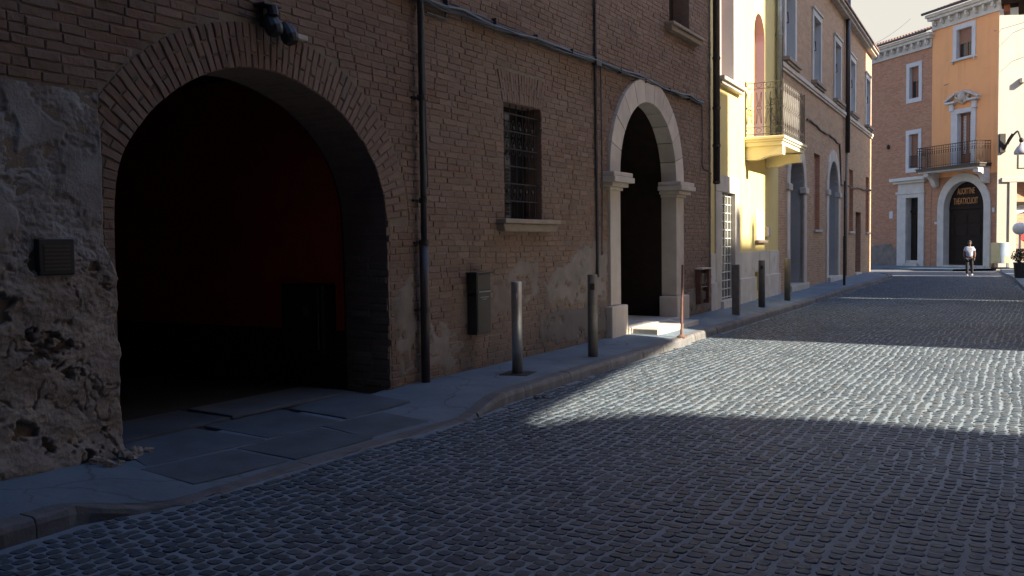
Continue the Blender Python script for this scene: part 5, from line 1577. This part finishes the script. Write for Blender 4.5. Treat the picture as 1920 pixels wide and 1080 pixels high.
body = skin_chain('body', [
    (J(0, 0, .96), .12), (J(0, 0, 1.15), .115), (J(0, -.01, 1.36), .12), (J(0, 0, 1.47), .06), (J(0, -.015, 1.55), .052),          # 0-4 trunk, neck
    (J(0, -.02, 1.64), .083), (J(0, -.02, 1.72), .070),                                                                       # 5-6 head
    (J(-.17, 0, 1.41), .055), (J(-.245, .02, 1.15), .042), (J(-.225, -.06, .92), .033),                                          # 7-9 arm
    (J(.17, 0, 1.41), .055), (J(.25, .04, 1.15), .042), (J(.235, .0, .91), .033),                                             # 10-12
    (J(-.09, 0, .9), .085), (J(-.10, -.10, .5), .058), (J(-.09, -.14, .1), .042),                                               # 13-15 leg
    (J(.09, 0, .9), .085), (J(.11, .04, .5), .058), (J(.13, .16, .12), .042)],
    [(0, 1), (1, 2), (2, 3), (3, 4), (4, 5), (5, 6), (2, 7), (7, 8), (8, 9), (2, 10), (10, 11), (11, 12), (0, 13), (13, 14), (14, 15), (0, 16), (16, 17), (17, 18)], M['skin'], per)
skin_chain('t_shirt', [
    (J(0, 0, .90), (.165, .135)), (J(0, 0, 1.1), (.155, .13)), (J(0, -.005, 1.34), (.165, .135)), (J(0, 0, 1.45), (.09, .08)),
    (J(-.165, 0, 1.41), .075), (J(-.215, .01, 1.24), .066), (J(.165, 0, 1.41), .075), (J(.22, .025, 1.24), .066)],
    [(0, 1), (1, 2), (2, 3), (2, 4), (4, 5), (2, 6), (6, 7)], M['shirt'], per)
skin_chain('trousers', [
    (J(0, 0, .93), (.14, .115)), (J(-.09, 0, .84), .10), (J(-.10, -.10, .5), .075), (J(-.09, -.135, .11), .062), (J(.09, 0, .84), .10), (J(.11, .04, .5), .075), (J(.13, .155, .13), .062)],
    [(0, 1), (1, 2), (2, 3), (0, 4), (4, 5), (5, 6)], M['trousers'], per)
hb = MB().blob((0, 0, 0), (.087, .098, .075), 14, 10, .04, 2)
hair = obj('hair', hb, M['hair'], None, smooth=True, fix=False); hair.parent = per; hair.location = J(0, .012, 1.715)
fb = MB().blob(J(0, -.105, 1.645), (.014, .02, .022), 8, 6, 0)
for sg in (-1, 1): fb.blob(J(sg * .088, -.005, 1.645), (.012, .02, .03), 8, 6, 0)
face = obj('nose_and_ears', fb, M['skin'], None, smooth=True, fix=False); face.parent = per; face.location = (0, 0, 0)
eb = MB()
for sg in (-1, 1): eb.blob(J(sg * .032, -.098, 1.662), (.012, .008, .007), 8, 6, 0)
eb.box(Frame((0, -.098 * k_, 1.605 * k_), 90), -.02, .02, -.004, .004, -.004, .004)
eyes = obj('eyes_and_mouth', eb, M['hair'], None, fix=False); eyes.parent = per; eyes.location = (0, 0, 0)
for (x_, y_, z_), tip in (((-.09, -.16, .045), -.1), ((.13, .14, .06), -.1)):
    sh2 = skin_chain('shoe', [(J(x_, y_ + .03, z_), (.048, .045)), (J(x_, y_ - .07, z_ - .005), (.046, .035)), (J(x_, y_ - .15, z_ - .012), (.042, .026))], [(0, 1), (1, 2)], M['white_paint'], per)
for sg, (x_, y_, z_) in ((-1, (-.225, -.06, .92)), (1, (.235, .0, .91))):
    for q in range(4):
        ox = (q - 1.5) * .019
        L_ = (.068, .078, .075, .06)[q]
        skin_chain('finger', [(J(x_, y_ + ox * .4, z_ - .02), .012), (J(x_ + .004 * sg, y_ + ox, z_ - .085), .0095), (J(x_ - .004 * sg, y_ + ox, z_ - .085 - L_ * .55), .0085), (J(x_ - .018 * sg, y_ + ox, z_ - .085 - L_), .0075)], [(0, 1), (1, 2), (2, 3)], M['skin'], per, 1)
    skin_chain('palm', [(J(x_, y_, z_ + .01), (.024, .032)), (J(x_, y_, z_ - .04), (.018, .04)), (J(x_, y_, z_ - .085), (.014, .038))], [(0, 1), (1, 2)], M['skin'], per, 1)
    skin_chain('thumb', [(J(x_, y_ - .02, z_ - .02), .013), (J(x_ - .01 * sg, y_ - .05, z_ - .06), .011), (J(x_ - .012 * sg, y_ - .052, z_ - .095), .009)], [(0, 1), (1, 2)], M['skin'], per, 1)

# ------------------------------------------------------------------ right-hand side of the street (mostly unseen masses added to shape sun and bounce)
def window_row(F, par, s_list, zs, wdt, hgt, mat_sh):
    for z_ in zs:
        for s_ in s_list:
            o_ = obj('window', MB().box(F, s_, s_ + wdt, z_, z_ + hgt, -.02, .02), M['glass'], par)
            obj('window_frame', MB().box(F, s_ - .12, s_, z_ - .12, z_ + hgt + .12, -.01, .06).box(F, s_ + wdt, s_ + wdt + .12, z_ - .12, z_ + hgt + .12, -.01, .06).box(F, s_, s_ + wdt, z_ + hgt, z_ + hgt + .12, -.01, .061).box(F, s_, s_ + wdt, z_ - .12, z_, -.01, .10), M['stone'], o_)
            obj('shutter', MB().box(F, s_ - .6, s_ - .13, z_, z_ + hgt, .0, .045).box(F, s_ + wdt + .13, s_ + wdt + .6, z_, z_ + hgt, .0, .045), mat_sh, o_)
RX = 1.5
FR = Frame((RX, 0, 0), 0, True)           # faces the street (towards -x)
GH = thing('tower_house', (RX, 5, 0), 'tall grey tower house across the street beside the viewer', 'house')
sun_gate = [(7.3, .0), (15.55, .0), (15.55, 5.98), (14.2, 5.95), (14.08, 5.3), (13.7, 5.12), (12.6, 4.98), (11.0, 4.86), (9.8, 4.74), (8.6, 4.62), (7.3, 4.5)]  # opening outlined to give the sun patch on the road its shape
FRx = Frame((0, 0, 0), 0)
obj('wall', MB().box(FRx, -14, 7.1, -.1, 25, RX, RX + 6), M['old_grey'], GH)  # unseen mass added to darken the near end of the street
obj('eave', MB().box(FRx, -14, 7.3, 25, 25.2, RX - .6, RX + 6.6), M['brown_wood'], GH)
PH = thing('white_house', (RX, 14, 0), 'white house across the street with a wide passage to its court', 'house')
hw = MB().prism(FRx, [(7.102, -.1), (20.7, -.1), (20.7, 10.0), (19.75, 10.0), (19.75, 11.9), (7.102, 11.9)], RX, RX + 1.5, holes=[sun_gate])
obj('wall', hw, M['white_wall'], PH)  # unseen front made white to bounce light towards the portal
obj('eave', MB().box(FRx, 7.11, 19.74, 11.9, 12.05, RX - .25, RX + 2.2), M['brown_wood'], PH)
window_row(FR, GH, (-4, -.5, 3, 6.2), (4.6, 8.4, 12.4, 16.4), 1.0, 1.7, M['brown_wood']); window_row(FR, PH, (11, 13.5, 16.4), (8.4,), 1.0, 1.7, M['brown_wood'])
KB = thing('grey_house', (2, -15, 0), 'dark grey house closing the street behind the viewer', 'house')
obj('wall', MB().box(FRx, -18, -14.2, -.1, 25, -9, 8), M['old_grey'], KB)  # added out of view to block sky light from behind
CW = thing('court_house', (12, 21, 0), 'court house behind the passage across the street', 'house')
obj('wall', MB().box(FRx, 16.5, 27, -.1, 13.2, 12, 18), M['white_wall'], CW)  # unseen; height set to cut sunlight low on the yellow house
obj('chimney', MB().box(FRx, 21.2, 21.9, 13.2, 14.1, 12.2, 12.9).box(FRx, 22.9, 23.3, 13.2, 13.9, 12.2, 12.9), M['brick_tex'], CW)
LW = thing('low_house', (2, 30, 0), 'low house on the right with a dark timber eave over the street', 'house')
obj('wall', MB().prism(FRx, [(24.6, -.1), (28.0, -.1), (28.0, 4.0), (28.3, 4.0), (28.3, -.1), (35.5, -.1), (35.5, 7.25), (24.6, 7.25)], .35, 1.2).box(FRx, 24.6, 27.9, -.1, 7.2, 1.202, 7).box(FRx, 28.4, 35.5, -.1, 7.2, 1.202, 7), M['white_wall'], LW)  # slit cut in the unseen wall to throw a thin sun streak
obj('eave', MB().box(FRx, 24.85, 25.35, 7.27, 7.42, -.98, 7.4).box(FRx, 24.87, 25.2, 7.05, 7.268, -.62, -.44), M['dark_wood'], LW)
for i in range(3): obj('rafter', MB().box(FRx, 24.9, 25.3, 7.10, 7.268, -.93 + i * .5, -.80 + i * .5), M['brown_wood'] if i == 0 else M['dark_wood'], LW)
obj('roof_tiles', tiles(Frame((.3, 0, 0), 0, True), 25.4, 35.6, 7.28, .05, 4.5, 1.5).box(FRx, 24.85, 25.36, 7.425, 7.6, -1.0, 7.4), M['tile'], LW, kind='stuff')
window_row(Frame((.35, 0, 0), 0, True), LW, (26.5, 30, 33), (1.2, 4.4), 1.0, 1.5, M['brown_wood'])
TB = thing('tall_house', (8, 34, 0), 'tall plain house rising behind the low house on the right', 'house')
obj('wall', MB().box(FRx, 24.35, 27.93, -.1, 20.0, 7.5, 15).box(FRx, 28.37, 44.6, -.1, 20.0, 7.5, 15).box(FRx, 27.931, 28.369, 12.9, 20, 14, 15).box(FRx, 44.602, 46.35, -.1, 18.7, 7.5, 15), M['white_wall'], TB)  # unseen, sized to shade the long brick house; slot passes the streak
obj('eave', MB().box(FRx, 24.36, 44.6, 20.0, 20.2, 7.0, 15.5), M['brown_wood'], TB)
window_row(Frame((7.5, 0, 0), 0, True), TB, (27, 31, 38, 42), (9.5, 13.2), 1.1, 1.8, M['brown_wood'])
ES = thing('end_house', (9, 50, 0), 'plain house at the far right corner of the crossing', 'house')
obj('wall', MB().box(FRx, 47.1, 52.6, -.1, 13, 8, 14).box(FRx, 53.3, 55.2, -.1, 9, 8, 14), M['pink'], ES)  # unseen boxes spaced so sun streaks reach the crossing

CY = thing('court_building', (14.5, 8, 0), 'plain building closing the court behind the passage', 'house')
obj('wall', MB().prism(FRx, [(-10, -.1), (16.4, -.1), (16.4, 8.0), (8.95, 8.0), (8.85, 10.2), (8.4, 11.2), (7.7, 11.6), (6.4, 11.9), (-10, 12)], 14.5, 20), M['pink'], CY)  # unseen outline drawn to place the near edge of the sun patch
obj('eave', MB().box(FRx, 9.05, 16.4, 8.0, 8.15, 14.2, 20.3), M['brown_wood'], CY)
